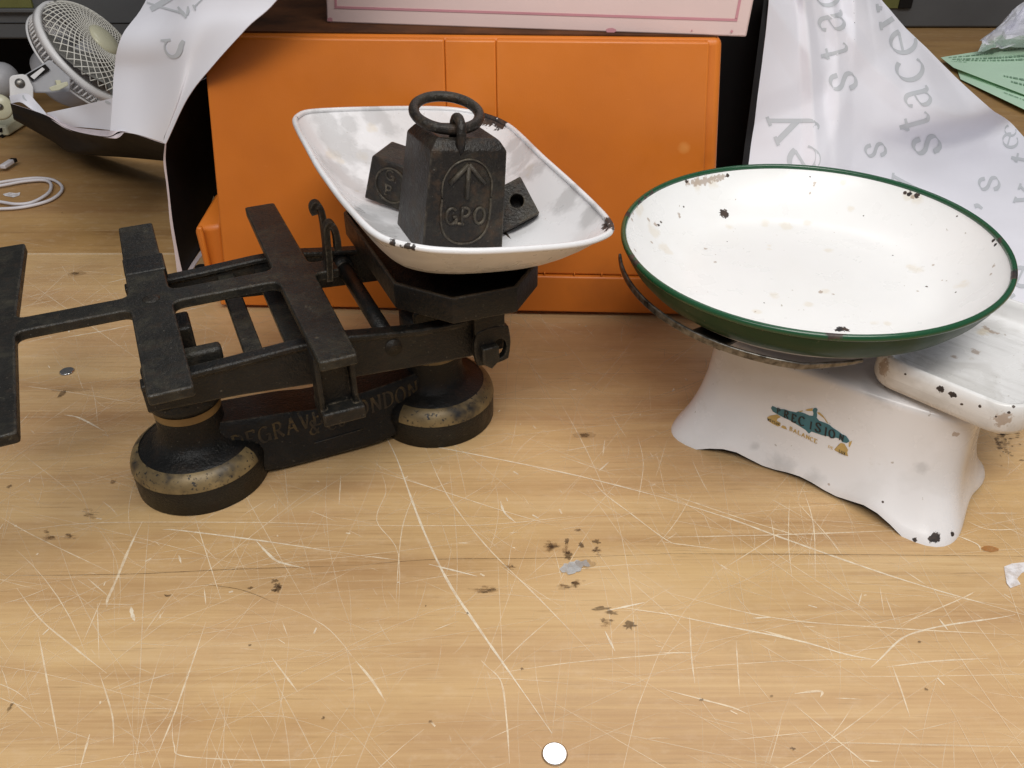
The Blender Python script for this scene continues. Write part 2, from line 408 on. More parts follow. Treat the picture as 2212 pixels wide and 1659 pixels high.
def onto(bvh, base=.0004, step=.00003):
    def f(p, layer):
        d = ray(p.x, p.y).normalized(); h, n, i, dist = bvh.ray_cast(CAM, d)
        if h is None: return None
        if n.dot(d) > 0: n = -n
        return h + n * (base + step * (layer % 8))
    return f
def onto_poly(mb, bvh, pts, mi=0, layer=0, cuts=2, base=.0003):
    bm = bmesh.new(); f = bm.faces.new([bm.verts.new((x, y, 0)) for x, y in pts])
    bmesh.ops.triangulate(bm, faces=[f])
    for _ in range(cuts): bmesh.ops.subdivide_edges(bm, edges=bm.edges[:], cuts=1, use_grid_fill=True)
    bmesh.ops.triangulate(bm, faces=bm.faces[:])
    bm.verts.index_update(); g = onto(bvh, base, .00008); V = [g(v.co, layer) for v in bm.verts]
    F = [[v.index for v in q.verts] for q in bm.faces if all(V[v.index] is not None for v in q.verts)]
    mb.add([v or Vector() for v in V], F, mi, True); bm.free()

# ================================================================ the setting: bench
JOINT = .912
mb = MB()
def slab(x0, x1, y0, y1, z0, z1, mi): mb.hexa([(x0, y0, z0), (x1, y0, z0), (x1, y1, z0), (x0, y1, z0)], [(x0, y0, z1), (x1, y0, z1), (x1, y1, z1), (x0, y1, z1)], mi)
slab(-2.6, 2.6, -.5, JOINT, -.05, 0, 0)
slab(-2.6, 2.6, JOINT + .0015, 2.75, -.05, -.0025, 1)
slab(-2.6, 2.6, JOINT - .004, JOINT, -.0005, .0002, 3)
zc = [0]
def strip(pts, wd, mi, taper=True):
    zc[0] += 1; z = .00012 + (zc[0] % 60) * .000006; P = [Vector((p.x, p.y)) for p in pts]; n = len(P); V = []
    for i, p in enumerate(P):
        t = (P[min(i + 1, n - 1)] - P[max(i - 1, 0)]).normalized(); q = Vector((-t.y, t.x))
        k = wd / 2 * (1 if not taper else max(.25, min(1, 4 * i / n, 4 * (n - 1 - i) / n)) * random.uniform(.7, 1.2))
        for sg in (1, -1): V.append((p.x + q.x * k * sg, p.y + q.y * k * sg, z))
    mb.add(V, [(2 * i, 2 * i + 1, 2 * i + 3, 2 * i + 2) for i in range(n - 1)], mi)
def traced(zoom, k, ox, oy, lines):
    for wd, mi, pts in lines:
        P = [at(ox + x * k, oy + y * k) for x, y in pts]
        strip(catmull(P, 6) if len(P) > 2 else [P[0].lerp(P[1], i / 8) for i in range(9)], wd * 1.1, mi)
SC, FA, DE = 2, 3, 4
traced('left', .3307, 0, 384, [(.0007, SC, [(150, 655), (1000, 1255)]), (.0006, SC, [(135, 790), (300, 750), (450, 705)]), (.0006, SC, [(170, 870), (470, 590)]), (.001, SC, [(135, 845), (380, 795)]),
 (.0013, DE, [(360, 1055), (680, 1000), (890, 955)]), (.001, SC, [(130, 1085), (380, 1028)]), (.0014, DE, [(690, 690), (880, 645)]), (.0008, SC, [(150, 1360), (450, 1400), (1020, 1495)]),
 (.0014, DE, [(420, 1550), (520, 1570), (680, 1655)]), (.0008, FA, [(830, 1510), (990, 1400)]), (.0006, FA, [(140, 620), (620, 560)]), (.0009, SC, [(1165, 880), (1390, 825)]), (.0007, FA, [(1180, 905), (1600, 1090)]), (.0006, FA, [(600, 1240), (690, 1275)]), (.0005, FA, [(560, 345), (850, 345)])])
traced('fl', .40466, 0, 987.5, [(.0007, SC, [(0, 410), (380, 360), (760, 348), (1500, 352), (1898, 370)]), (.001, DE, [(870, 388), (960, 392), (1380, 445), (1898, 522)]), (.0016, DE, [(1370, 450), (1430, 515), (1490, 560), (1630, 595)]),
 (.0017, SC, [(760, 345), (690, 490), (620, 660), (575, 760), (572, 800)]), (.0008, SC, [(575, 740), (470, 650)]), (.0007, SC, [(0, 320), (200, 430), (600, 620)]), (.0009, SC, [(90, 700), (220, 870), (400, 1020), (570, 1155)]),
 (.0008, SC, [(205, 935), (250, 1180), (320, 1560)]), (.0006, FA, [(205, 935), (590, 710)]), (.0006, SC, [(520, 785), (715, 788)]), (.0007, SC, [(520, 785), (530, 1080)]), (.0009, SC, [(1100, 880), (1020, 1120), (920, 1400), (810, 1659)]),
 (.0022, DE, [(700, 800), (706, 840), (720, 875)]), (.0008, SC, [(1090, 700), (1100, 790)]), (.0007, FA, [(800, 300), (770, 700), (735, 1480)]), (.0009, FA, [(600, 1250), (780, 1195), (940, 1150)]), (.0008, SC, [(530, 1150), (600, 1380), (605, 1550)]),
 (.001, SC, [(1450, 1070), (1590, 1255)]), (.0005, SC, [(1470, 780), (1730, 900), (1898, 1085)]), (.0005, 5, [(1090, 680), (1290, 710), (1470, 780)]), (.0006, SC, [(920, 1400), (930, 1540), (1000, 1600), (1500, 1620), (1898, 1590)]),
 (.0012, SC, [(480, 1480), (430, 1659)]), (.0007, FA, [(40, 1280), (230, 1450)]), (.0006, FA, [(750, 1560), (880, 1400), (920, 1330)]), (.0012, DE, [(955, 525), (968, 570)]), (.0006, FA, [(780, 525), (1190, 455)]), (.0007, SC, [(1040, 320), (1180, 760)]),
 (.0005, 5, [(0, 635), (700, 625), (1250, 600), (1898, 580)]), (.0006, FA, [(1340, 430), (1220, 680)]), (.0008, SC, [(1820, 100), (1810, 260)])])
traced('fm', .4378, 768, 932.6, [(.0015, DE, [(150, 25), (210, 150), (320, 450), (450, 730), (600, 960), (760, 1190), (970, 1490)]), (.0011, DE, [(150, 30), (620, 120), (1100, 220), (1629, 355)]), (.0008, SC, [(0, 165), (350, 270), (720, 390), (1000, 470)]),
 (.0009, SC, [(340, 70), (450, 310), (640, 560), (900, 820), (1185, 1115)]), (.0007, SC, [(0, 465), (620, 462), (1070, 420)]), (.0006, SC, [(130, 210), (150, 300), (105, 440), (210, 600), (210, 930)]), (.0016, DE, [(715, 345), (735, 400), (790, 450)]),
 (.0012, DE, [(360, 655), (600, 715)]), (.0008, SC, [(0, 610), (210, 635)]), (.0009, SC, [(1150, 210), (1220, 300), (1350, 400), (1540, 540), (1629, 560)]), (.0013, DE, [(1230, 985), (1280, 1085)]), (.0013, DE, [(1240, 885), (1425, 845)]), (.0008, SC, [(1280, 865), (1629, 915)]),
 (.001, SC, [(660, 1170), (720, 1240), (745, 1420), (760, 1640)]), (.0006, SC, [(620, 1130), (660, 1170)]), (.0006, SC, [(680, 1195), (1060, 1140), (1500, 1100), (1629, 1085)]), (.0013, SC, [(0, 1130), (80, 1225), (150, 1335)]), (.0006, FA, [(330, 885), (520, 855), (630, 760)]),
 (.0009, SC, [(1230, 40), (1220, 120)]), (.0007, SC, [(1010, 100), (1220, 60)]), (.0008, SC, [(1010, 120), (1285, 215)]), (.0006, FA, [(680, 795), (1130, 845)]), (.0005, FA, [(1020, 1060), (970, 1490)]), (.0006, FA, [(1150, 1210), (1470, 1265)]), (.0006, FA, [(480, 20), (560, 380)]),
 (.0005, 5, [(0, 660), (400, 630), (900, 625), (1629, 600)]), (.0007, SC, [(300, 290), (230, 480), (200, 830)]), (.0009, SC, [(500, 550), (565, 550)]), (.0012, DE, [(1250, 150), (1200, 195)]), (.0006, FA, [(840, 30), (1285, 215)]), (.0006, SC, [(1390, 20), (1420, 160), (1390, 360)]), (.0006, FA, [(450, 60), (500, 560), (490, 970)]), (.0006, FA, [(1320, 700), (1470, 780)])])
traced('fr', .3716, 1426.4, 1042.3, [(.0014, DE, [(0, 85), (400, 210), (700, 320), (1150, 480), (1550, 610), (2114, 770)]), (.0008, SC, [(0, 50), (500, 220), (900, 340)]), (.0011, DE, [(0, 757), (350, 830), (800, 920), (1080, 1000), (1270, 1035)]),
 (.0011, DE, [(1220, 1080), (1280, 1025), (1400, 910), (1530, 860), (1700, 825), (1950, 790), (2060, 770)]), (.0008, SC, [(0, 630), (640, 785), (1300, 845), (2114, 890)]), (.0012, DE, [(540, 790), (640, 785)]), (.0013, SC, [(585, 860), (800, 920)]), (.001, SC, [(0, 320), (700, 305), (1390, 280)]),
 (.0008, SC, [(0, 345), (380, 395)]), (.0007, SC, [(750, 100), (745, 350), (770, 600)]), (.0008, SC, [(830, 40), (890, 250), (900, 560)]), (.0008, SC, [(780, 100), (960, 300), (1060, 430)]), (.0007, FA, [(1450, 360), (1750, 900), (2114, 1320)]), (.0009, SC, [(170, 780), (180, 1000), (200, 1170)]), (.0008, SC, [(440, 920), (460, 1240)]),
 (.001, SC, [(1310, 1075), (1600, 1040), (1900, 1025)]), (.0009, SC, [(1345, 1060), (1400, 1210), (1450, 1365)]), (.001, SC, [(0, 1200), (270, 1270), (420, 1310), (510, 1350)]), (.0007, FA, [(540, 920), (780, 1060)]), (.0009, SC, [(780, 1295), (1100, 1560), (1220, 1659)]), (.0008, SC, [(1150, 1615), (1290, 1625)]),
 (.001, FA, [(860, 1510), (1500, 1525), (2114, 1540)]), (.0007, SC, [(1360, 840), (1720, 690), (1830, 635)]), (.0013, DE, [(1620, 795), (1670, 860)]), (.0009, SC, [(1425, 520), (1540, 595)]), (.0009, SC, [(0, 992), (210, 992)]), (.0014, SC, [(780, 1230), (930, 1215), (930, 1250)]), (.0008, SC, [(1820, 180), (2114, 180)]), (.0009, SC, [(1780, 225), (1910, 275), (2114, 270)]),
 (.001, DE, [(1720, 310), (1840, 360), (1860, 400)]), (.0006, 5, [(0, 415), (1000, 420), (2114, 430)]), (.0007, SC, [(640, 200), (670, 370)]), (.0006, FA, [(1640, 870), (1900, 1250), (2114, 1560)]), (.0006, FA, [(830, 910), (1010, 905), (1200, 885)]), (.0008, SC, [(1170, 645), (1150, 720)]), (.0007, SC, [(1275, 610), (1300, 770)])])
rnd = random.Random(3)
for i in range(4200):                                # the fine web of old cuts all over the front board
    x = rnd.uniform(-.75, .85); y = rnd.uniform(.12, .9)
    a = rnd.choice([rnd.gauss(R(-25), R(18)), rnd.gauss(R(70), R(20)), rnd.gauss(R(110), R(18)), rnd.gauss(R(15), R(14)), rnd.uniform(0, math.pi)])
    L = min(.4, rnd.expovariate(1 / .055)) + .004; bend = rnd.gauss(0, .12)
    P = [Vector((x + math.cos(a + bend * k / 6) * L * k / 6, y + math.sin(a + bend * k / 6) * L * k / 6, 0)) for k in range(7)]
    if P[-1].y > JOINT - .01: continue
    strip(P, rnd.choice([.00025, .0003, .0004, .0004, .0006]), FA if rnd.random() < .72 else SC)
for i in range(230):                                 # little nicks
    x = rnd.uniform(-.6, .8); y = rnd.uniform(.15, .85); a = rnd.uniform(0, 3.14); L = rnd.uniform(.001, .006)
    strip([Vector((x + math.cos(a) * L * k / 2, y + math.sin(a) * L * k / 2, 0)) for k in range(3)], rnd.uniform(.0005, .0016), SC if rnd.random() < .7 else DE, False)
for i in range(60):                                  # a few on the back board
    x = rnd.uniform(-.9, 1.1); y = rnd.uniform(.94, 1.5); a = rnd.gauss(0, .25); L = rnd.uniform(.02, .2)
    n0 = len(mb.v); strip([Vector((x + math.cos(a) * L * k / 4, y + math.sin(a) * L * k / 4, 0)) for k in range(5)], .0006, FA)
    for q in mb.v[n0:]: q.z -= .0025
def blot(px, py, rx, ry, mi, rot=0, jag=.35, n=18, z=0.):
    c = at(px, py); zc[0] += 1; V = []
    for k in range(n):
        a = 2 * math.pi * k / n; r = 1 + rnd.uniform(-jag, jag); x = math.cos(a) * rx * r; y = math.sin(a) * ry * r
        V.append((c.x + x * math.cos(rot) - y * math.sin(rot), c.y + x * math.sin(rot) + y * math.cos(rot), z + .00055 + (zc[0] % 60) * .000006))
    mb.add(V, [list(range(n))], mi)
ST, SS, RE, SK, RU = 5, 6, 7, 8, 9
for x, y, rx, ry in [(195, 1112, .009, .004), (105, 1163, .008, .003), (150, 1160, .006, .003), (100, 1150, .004, .002), (1190, 1180, .008, .006), (1225, 1190, .004, .006), (1245, 1262, .007, .005), (1218, 1268, .006, .003), (1290, 1190, .005, .004), (1100, 1225, .006, .003), (1045, 1275, .014, .004), (1310, 1345, .006, .004), (245, 1040, .004, .004)]:
    for q in range(16):
        blot(x + rnd.gauss(0, rx * 900), y + rnd.gauss(0, ry * 900), rx * rnd.uniform(.1, .42), ry * rnd.uniform(.1, .34), SS if rnd.random() < .85 else ST, jag=.5, n=9)
for x, y, rx, ry in [(594, 1256, .0022, .0018), (600, 1266, .0025, .002), (592, 1276, .0022, .0015), (601, 1272, .002, .003), (541, 1271, .0018, .001), (1225, 1170, .0015, .003), (1248, 1146, .002, .0012), (1300, 1315, .006, .0016), (1322, 1325, .004, .0016), (1360, 1352, .004, .003), (1228, 1200, .003, .004), (1255, 1178, .002, .0025), (1289, 1171, .0025, .002), (20, 1052, .0015, .002), (22, 1530, .001, .003), (699, 1552, .001, .001), (1010, 1326, .0007, .0007), (920, 1310, .0006, .0006), (1515, 1513, .0013, .0009), (1712, 1618, .0012, .0009), (1985, 1388, .001, .0008), (25, 426, .002, .001), (2000, 1490, .001, .001), (1128, 1446, .001, .0008), (540, 1395, .001, .0006), (1666, 1505, .001, .0008), (135, 460, .001, .0008), (930, 1560, .0012, .0008)]: blot(x, y, rx, ry, ST, jag=.5)
strip(catmull([at(x, y) for x, y in ((355, 1285), (362, 1288), (370, 1285))], 5), .0017, ST)
blot(1263, 941, .011, .004, SS, jag=.15); blot(1263, 941, .004, .0025, ST, jag=.2)
blot(165, 592, .01, .006, SS, jag=.15); blot(163, 592, .004, .003, ST, jag=.2)
blot(134, 852, .0025, .006, ST, jag=.3); blot(150, 843, .02, .003, SS, jag=.2)
blot(2138, 1187, .006, .0028, RU, jag=.15); blot(410, 577, .004, .002, SS)
for x, y, rx, ry in [(1231, 1230, .007, .0052), (1243, 1224, .006, .005)]: blot(x, y, rx, ry, SK, jag=.22)
blot(1263, 1220, .007, .0045, SS, jag=.2); blot(1266, 1219, .003, .003, SK, jag=.4)
V = [at(x, y) for x, y in ((2168, 1226), (2185, 1219), (2215, 1216), (2222, 1232), (2206, 1240), (2196, 1252), (2204, 1264), (2182, 1272), (2174, 1262), (2171, 1245))]
mb.add([(p.x, p.y, .0009) for p in V], [list(range(len(V)))], RE)
V = [at(x, y) for x, y in ((5, 417), (20, 413), (34, 415), (43, 413), (41, 420), (28, 424), (10, 421))]
mb.add([(p.x, p.y, -.0015) for p in V], [list(range(len(V)))], RE)
for i in range(70):                                  # dark flecks at the right-hand edge
    x = 2150 + abs(rnd.gauss(0, 28)); y = rnd.gauss(945, 26); blot(x, y, rnd.uniform(.0006, .0025), rnd.uniform(.0005, .0015), ST, jag=.5, n=8)
bench = mb.build('bench', [M['bench'], M['bench_back'], M['scratch'], M['scratch_faint'], M['scratch_deep'], M['stain'], M['stain_soft'], M['residue'], M['sticker'], M['rustspot']], weld=False)
tag(bench, 'scratched pale beech workbench top the scales stand on', None, None, 'structure')
for (px, py, r, mt, dz) in ((1198, 1630, .0069, 'plug', .0012), (145, 803, .0064, 'plug', .0012), (433.5, 576.5, .0062, 'dark', .0009)):
    c = at(px, py); m2 = MB()
    m2.lathe([(r * .94, dz - .00002), (r * .97, dz * .85), (r, .0002)], c, 40); m2.add([c + Vector((math.cos(k * .157), math.sin(k * .157), 0)) * r * .945 + Vector((0, 0, dz)) for k in range(40)], [list(range(40))], 0, False)
    m2.lathe([(r, .0009), (r * 1.09, .0006)], c, 40, mi=[1])
    m2.build('bench_plug' if mt == 'plug' else 'bench_hole', [M[mt], M['stain'] if mt == 'plug' else M['steel']], bench, weld=False)

# grey cabinets behind
g = thing('cabinet', (-1.2, 1.5, 0), 'grey cabinet standing behind the white desk fan, the shade beneath it a dark block', 'cabinet')
m2 = MB(); m2.box((-1.3, 1.75, .56), (1.86, .5, .91)); m2.build('cabinet_body', M['cabinet'], g, .004)
m2 = MB(); m2.box((-1.3, 1.82, .05), (1.8, .3, .1)); m2.build('shadow_block', M['dark'], g)  # dark block added to stand for the shade under the cabinet
c = aty(20, 5, 1.498); m2 = MB(); m2.box((c.x, 1.497, c.z), (.075, .006, .016)); m2.build('label_card', M['olive'], g, .001)
c = aty(38, 21, 1.497); m2 = MB(); m2.box((c.x, 1.494, c.z), (.085, .012, .006)); m2.build('drawer_pull', M['cabinet'], g, .0015)
m2 = MB(); c = aty(40, 50, 1.499); m2.box((-1.3, 1.4995, c.z), (1.86, .002, .0012)); m2.build('drawer_seam', M['dark'], g)
g = thing('cabinet', (1.6, 2.07, 0), 'dark grey cabinet at the back of the bench behind the green sheets', 'cabinet')
m2 = MB(); m2.box((1.66, 2.32, .5), (2.5, .5, 1.0)); m2.build('cabinet_body', M['cabinet'], g, .004)
c = aty(1912, 2, 2.066); m2 = MB(); m2.box((c.x, 2.066, c.z + .01), (.09, .008, .05)); m2.build('label_card', M['olive'], g, .001)
c = aty(1955, 4, 2.066); m2 = MB(); m2.box((c.x, 2.064, c.z + .012), (.03, .012, .05)); m2.build('catch', M['dark'], g, .002)

# ================================================================ orange crate and pink box
ux = Vector((.9992, -.041, 0)); uy = Vector((.041, .9992, 0))
cs_ = [at(535, 425, 0), ]
def crate_pt(px, py): return aty(px, py, .775)
m, nt, b = new_mat('orange_plastic'); t = NT(nt)
c = t.ramp(t.noise(t.pos(), 5, 4, .6), [(.3, (.55, .148, .014)), (.7, (.65, .185, .019))])
c = t.mix(t.mapr(t.noise(t.pos(), 6, 5, .55), .48, .75, 0, .3), c, (.36, .085, .01))
c = t.mix(t.mapr(t.noise(t.pos((1, 1, 6)), 55, 5, .75), .66, .76, 0, .22), c, (.8, .35, .1))
c = t.mix(t.math('MULTIPLY', t.spots([(crate_pt(536, 432), .009), (crate_pt(541, 448), .008), (crate_pt(718, 128), .005), (crate_pt(1534, 100), .007), (crate_pt(1480, 322), .006), (crate_pt(1012, 178), .0025), (crate_pt(1536, 130), .004), (crate_pt(455, 655), .009)], .25, 50, .4), .5), c, (.9, .5, .16))
c = t.mix(t.math('MULTIPLY', t.spots([(crate_pt(1320, 160), .011), (crate_pt(1540, 345), .008), (crate_pt(1290, 615), .02), (crate_pt(1215, 300), .008)], .4, 60, .6), .3), c, (.22, .06, .015))
t.link(c, b.inputs['Base Color']); t.link(t.mapr(t.noise(t.pos(), 60, 5, .7), .3, .7, .36, .5), b.inputs['Roughness'])
t.bump(t.noise(t.pos(), 900, 2, .5), .12, .0008, b)
M['orange'] = m
cr = thing('storage_crate', (-.05, .9, 0), 'upturned orange plastic storage crate behind the scales under a pink box', 'crate')
m2 = MB()
bl, br = Vector((-.302, .789, .004)), Vector((.2065, .7685, .004)); tl, tr = Vector((-.281, .815, .268)), Vector((.187, .795, .268))
m2.hexa([bl, br, br + uy * .27, bl + uy * .27], [tl, tr, tr + uy * .235, tl + uy * .235]); m2.build('crate_body', M['orange'], cr, .006, 3)
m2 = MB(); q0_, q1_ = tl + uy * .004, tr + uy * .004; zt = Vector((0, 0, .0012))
m2.hexa([q0_ + ux * .004, q1_ - ux * .004, q1_ - ux * .004 + uy * .225, q0_ + ux * .004 + uy * .225], [q0_ + ux * .004 + zt, q1_ - ux * .004 + zt, q1_ - ux * .004 + uy * .225 + zt, q0_ + ux * .004 + uy * .225 + zt]); M['top_brown'] = plain('dark_top', (.085, .032, .012), .7, .6, 18, 0, .05, .15); m2.build('dark_top', M['top_brown'], cr)  # thin dark brown plate laid over the crate's orange top
def on_front(sx, sz, off):                           # sx across (0..1), sz up (0..1) the sloping front
    a = bl.lerp(br, sx); bq = tl.lerp(tr, sx); return a.lerp(bq, sz) - uy * off
def front_plate(name, s0, s1, h0, h1, off, mat=None):
    m2 = MB(); m2.hexa([on_front(s0, h0, off), on_front(s1, h0, off), on_front(s1, h0, -.004), on_front(s0, h0, -.004)], [on_front(s0, h1, off), on_front(s1, h1, off), on_front(s1, h1, -.004), on_front(s0, h1, -.004)])
    return m2.build(name, M['orange'], cr, .0018, 3)
front_plate('front_panel', .004, .4712, .155, .992, .006)
front_plate('front_panel', .5703, .974, .155, .992, .006)
front_plate('centre_strip', .4715, .57, .155, .990, .0048)
front_plate('skirt', -.008, .994, .004, .152, .0095)
for sx in (.72, .775, .815, .66): front_plate('stop', sx, sx + .003, .153, .166, .0085)
m2 = MB(); a = Vector((-.322, .80, .002)); q = Vector((.014, 0, 0)); dpt = uy * .05
m2.hexa([a, a + q * 1.6, a + q * 1.6 + dpt, a + dpt], [a + Vector((-.004, .004, .078)), a + q * 1.75 + Vector((0, .004, .082)), a + q * 1.7 + dpt + Vector((0, 0, .1)), a + dpt + q * .6 + Vector((0, 0, .1))])
m2.build('side_flange', M['orange'], cr, .004, 2)
m2 = MB(); m2.box(a + Vector((.006, -.004, .045)), (.006, .006, .08)); m2.build('flange_rib', M['orange'], cr, .002)
# pink box
pl, pr = at(705, 49, .269), at(1612, 80, .269)
px_ = (pr - pl).normalized(); py_ = Vector((-px_.y, px_.x, 0)); Wp = (pr - pl).length
pk = thing('card_box', (pl + pr) / 2, 'pale pink card box with a darker pink border line, resting on the orange crate', 'box')
m2 = MB(); up = Vector((.01, .012, .13)) * 1.9; m2.hexa([pl, pr, pr + py_ * .22, pl + py_ * .22], [pl + up * 1, pr + up, pr + py_ * .22 + up, pl + py_ * .22 + up]); m2.build('box_body', M['pink'], pk, .0015)  # unseen upper part made taller to block the lamp behind
def pf(s, h, off): return pl + px_ * s + up * (h / .247) - py_ * off
m2 = MB()
def pline(s0, h0, s1, h1, mi, off): m2.hexa([pf(s0, h0, off), pf(s1, h0, off), pf(s1, h0, -.0005), pf(s0, h0, -.0005)], [pf(s0, h1, off), pf(s1, h1, off), pf(s1, h1, -.0005), pf(s0, h1, -.0005)], mi)
pline(.0085, .0126, Wp - .0105, .0146, 0, .0005); pline(.0085, .0149, .0107, .22, 0, .0006); pline(Wp - .0128, .0149, Wp - .0105, .22, 0, .0006)
m2.build('border_line', M['pink_line'], pk, weld=False)
for s, h, rx, rz in ((Wp * .69, .0015, .005, .003), (Wp * .965, .0045, .0012, .0012), (Wp * .875, .004, .0008, .0008), (.004, .003, .003, .002)):
    m2 = MB(); V = [pf(s + math.cos(k * .7) * rx * rnd.uniform(.7, 1.2), h + math.sin(k * .7) * rz * rnd.uniform(.7, 1.2), .0009) for k in range(9)]; m2.add(V, [list(range(9))]); m2.build('scuff', M['pink_line'], pk, weld=False)

# ================================================================ papers
def sheet(mb, fn, nu, nv, th=.0005, front=0, back=1):
    """a sheet of paper: front face, black (or white) back and a thin edge"""
    G = [[fn(i / nu, j / nv) for i in range(nu + 1)] for j in range(nv + 1)]; A = []; B = []
    for j in range(nv + 1):
        for i in range(nu + 1):
            du = G[j][min(i + 1, nu)] - G[j][max(i - 1, 0)]; dv = G[min(j + 1, nv)][i] - G[max(j - 1, 0)][i]
            n = du.cross(dv); n = n.normalized() if n.length > 1e-12 else Vector((0, 0, 1))
            if n.dot(CAM - G[j][i]) < 0 and False: n = -n
            A.append(G[j][i]); B.append(G[j][i] + n * th)
    W = nu + 1; F = [(j * W + i, j * W + i + 1, (j + 1) * W + i + 1, (j + 1) * W + i) for j in range(nv) for i in range(nu)]
    mb.add(A, F, front, True); mb.add(B, [f[::-1] for f in F], back, True)
    edge = [i for i in range(W)] + [j * W + nu for j in range(1, nv + 1)] + [nv * W + i for i in range(nu - 1, -1, -1)] + [j * W for j in range(nv - 1, 0, -1)]
    for p, q in zip(edge, edge[1:] + edge[:1]): mb.add([A[p], A[q], B[q], B[p]], [(0, 1, 2, 3)], 2)

# black backdrop sheet behind the crate
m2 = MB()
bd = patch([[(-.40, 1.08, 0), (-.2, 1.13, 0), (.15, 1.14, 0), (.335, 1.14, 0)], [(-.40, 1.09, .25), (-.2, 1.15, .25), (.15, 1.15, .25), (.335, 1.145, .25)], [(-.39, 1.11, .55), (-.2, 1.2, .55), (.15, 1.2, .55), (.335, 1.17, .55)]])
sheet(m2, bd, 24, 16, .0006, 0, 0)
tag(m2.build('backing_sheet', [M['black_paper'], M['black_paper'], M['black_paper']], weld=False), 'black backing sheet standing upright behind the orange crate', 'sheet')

# left wrapping paper: white collar, white flap, black underside and black wing
lp = MB()
def A_(x, y, Y): return aty(x, y, Y)
collar = patch([
 [A_(400, -420, 1.02), A_(450, -420, .95), A_(530, -420, .86), A_(660, -420, .78), A_(810, -420, .70)],  # unseen upper row, shaped to lean over and shade the crate top
 [A_(330, -40, 1.02), A_(380, -40, .95), A_(428, -40, .86), A_(520, -40, .80), A_(625, -40, .755)],
 [A_(263, 78, .955), A_(335, 82, .895), A_(399, 70, .83), A_(460, 58, .80), A_(533, 60, .765)],
 [A_(247, 150, .955), A_(320, 150, .90), A_(389, 140, .825), A_(420, 138, .812), A_(461, 140, .785)],
 [A_(243, 213, .93), A_(310, 215, .885), A_(376, 212, .825), A_(390, 213, .82), A_(405, 212, .808)],
 [A_(238, 283, .905), A_(290, 289, .87), A_(345, 305, .842), A_(352, 308, .838), A_(358, 311, .833)]])
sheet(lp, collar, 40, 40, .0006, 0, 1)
flap = patch([
 [A_(99, 244, 1.12), A_(170, 229, 1.06), A_(243, 212, .93)],
 [A_(122, 258, 1.10), A_(185, 248, 1.03), A_(241, 240, .925)],
 [A_(150, 273, 1.075), A_(200, 277, .99), A_(238.5, 281, .906)]])
sheet(lp, flap, 16, 12, .0006, 0, 1)
lip = patch([                                        # little white curl along the rim of the flap
 [A_(20, 207, 1.19), A_(58, 202, 1.17), A_(80, 222, 1.15), A_(99, 244, 1.122)],
 [A_(22, 216, 1.185), A_(48, 213, 1.165), A_(72, 234, 1.145), A_(99, 246, 1.118)],
 [A_(24, 223, 1.18), A_(45, 221, 1.16), A_(70, 237, 1.14), A_(99, 249, 1.115)]])
sheet(lp, lip, 18, 8, .0006, 0, 1)
rim = patch([
 [A_(99, 245, 1.117), A_(149, 271, 1.074), A_(205, 280, .98), A_(239, 282, .905), A_(258, 283, .893), A_(267, 283, .888)],
 [A_(99, 248, 1.112), A_(149, 277, 1.066), A_(205, 289, .968), A_(238, 292, .895), A_(257, 292, .885), A_(267, 284, .886)],
 [A_(99, 250, 1.11), A_(149, 281, 1.06), A_(205, 294, .962), A_(236, 298, .89), A_(254, 297, .88), A_(268, 285, .885)]])
sheet(lp, rim, 40, 6, .0006, 3, 1)
under = patch([
 [A_(22, 223, 1.178), A_(99, 249, 1.108), A_(149, 279, 1.058), A_(228, 295, .90), A_(266, 284, .884), A_(357, 311, .836)],
 [A_(26, 240, 1.19), A_(104, 272, 1.13), A_(160, 300, 1.09), A_(240, 315, .985), A_(290, 318, .96), A_(362, 328, .93)],
 [A_(30, 258, 1.20), A_(110, 303, 1.18), A_(152, 330, 1.15), A_(215, 340, 1.12), A_(290, 345, 1.1), A_(375, 350, 1.07)],
 [A_(34, 252, 1.32), A_(115, 290, 1.3), A_(160, 318, 1.28), A_(220, 328, 1.24), A_(290, 334, 1.2), A_(380, 340, 1.15)]])
def facets(fn, amp, seed):
    r2 = random.Random(seed); L = [(r2.uniform(-1, 1), r2.uniform(-1, 1), r2.random()) for _ in range(6)]
    def g(u, v):
        p = fn(u, v); k = sum(abs(a * (u - .5) * 2.4 + b * (v - .5) * 1.2 + c - .5) for a, b, c in L) / 6 * math.sin(math.pi * min(max(u, 0), 1)) * math.sin(math.pi * min(max(v, 0), 1))
        return p + Vector((0, -1, .6)) * (k * amp)
    return g
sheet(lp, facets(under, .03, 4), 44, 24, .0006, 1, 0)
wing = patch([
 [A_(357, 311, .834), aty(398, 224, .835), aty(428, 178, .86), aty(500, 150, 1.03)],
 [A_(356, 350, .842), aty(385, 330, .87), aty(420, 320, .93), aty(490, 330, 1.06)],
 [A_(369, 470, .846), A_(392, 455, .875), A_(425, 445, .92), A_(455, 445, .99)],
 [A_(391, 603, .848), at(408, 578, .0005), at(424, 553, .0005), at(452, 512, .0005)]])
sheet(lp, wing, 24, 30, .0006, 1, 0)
edge = patch([                                       # the pale turned edge of the wing
 [A_(357, 309, .833), A_(359, 311, .8335)], [A_(353, 350, .84), A_(358, 350, .8405)], [A_(361, 410, .842), A_(365, 410, .8425)], [A_(367, 480, .844), A_(373, 480, .8445)], [A_(377, 545, .846), A_(385, 548, .8465)], [A_(384, 601, .847), A_(397, 602, .8475)]])
sheet(lp, edge, 3, 40, .0006, 3, 3)
sheet(lp, patch([[at(396, 603, .0012), at(412, 572, .0012), at(441, 531, .0012)], [at(407, 602, .001), at(423, 570, .001), at(447, 537, .001)]]), 16, 2, .0006, 3, 3)
paper_l = lp.build('wrapping_paper', [M['paper'], M['black_paper'], M['paper_edge'], M['paper_edge']], weld=False)
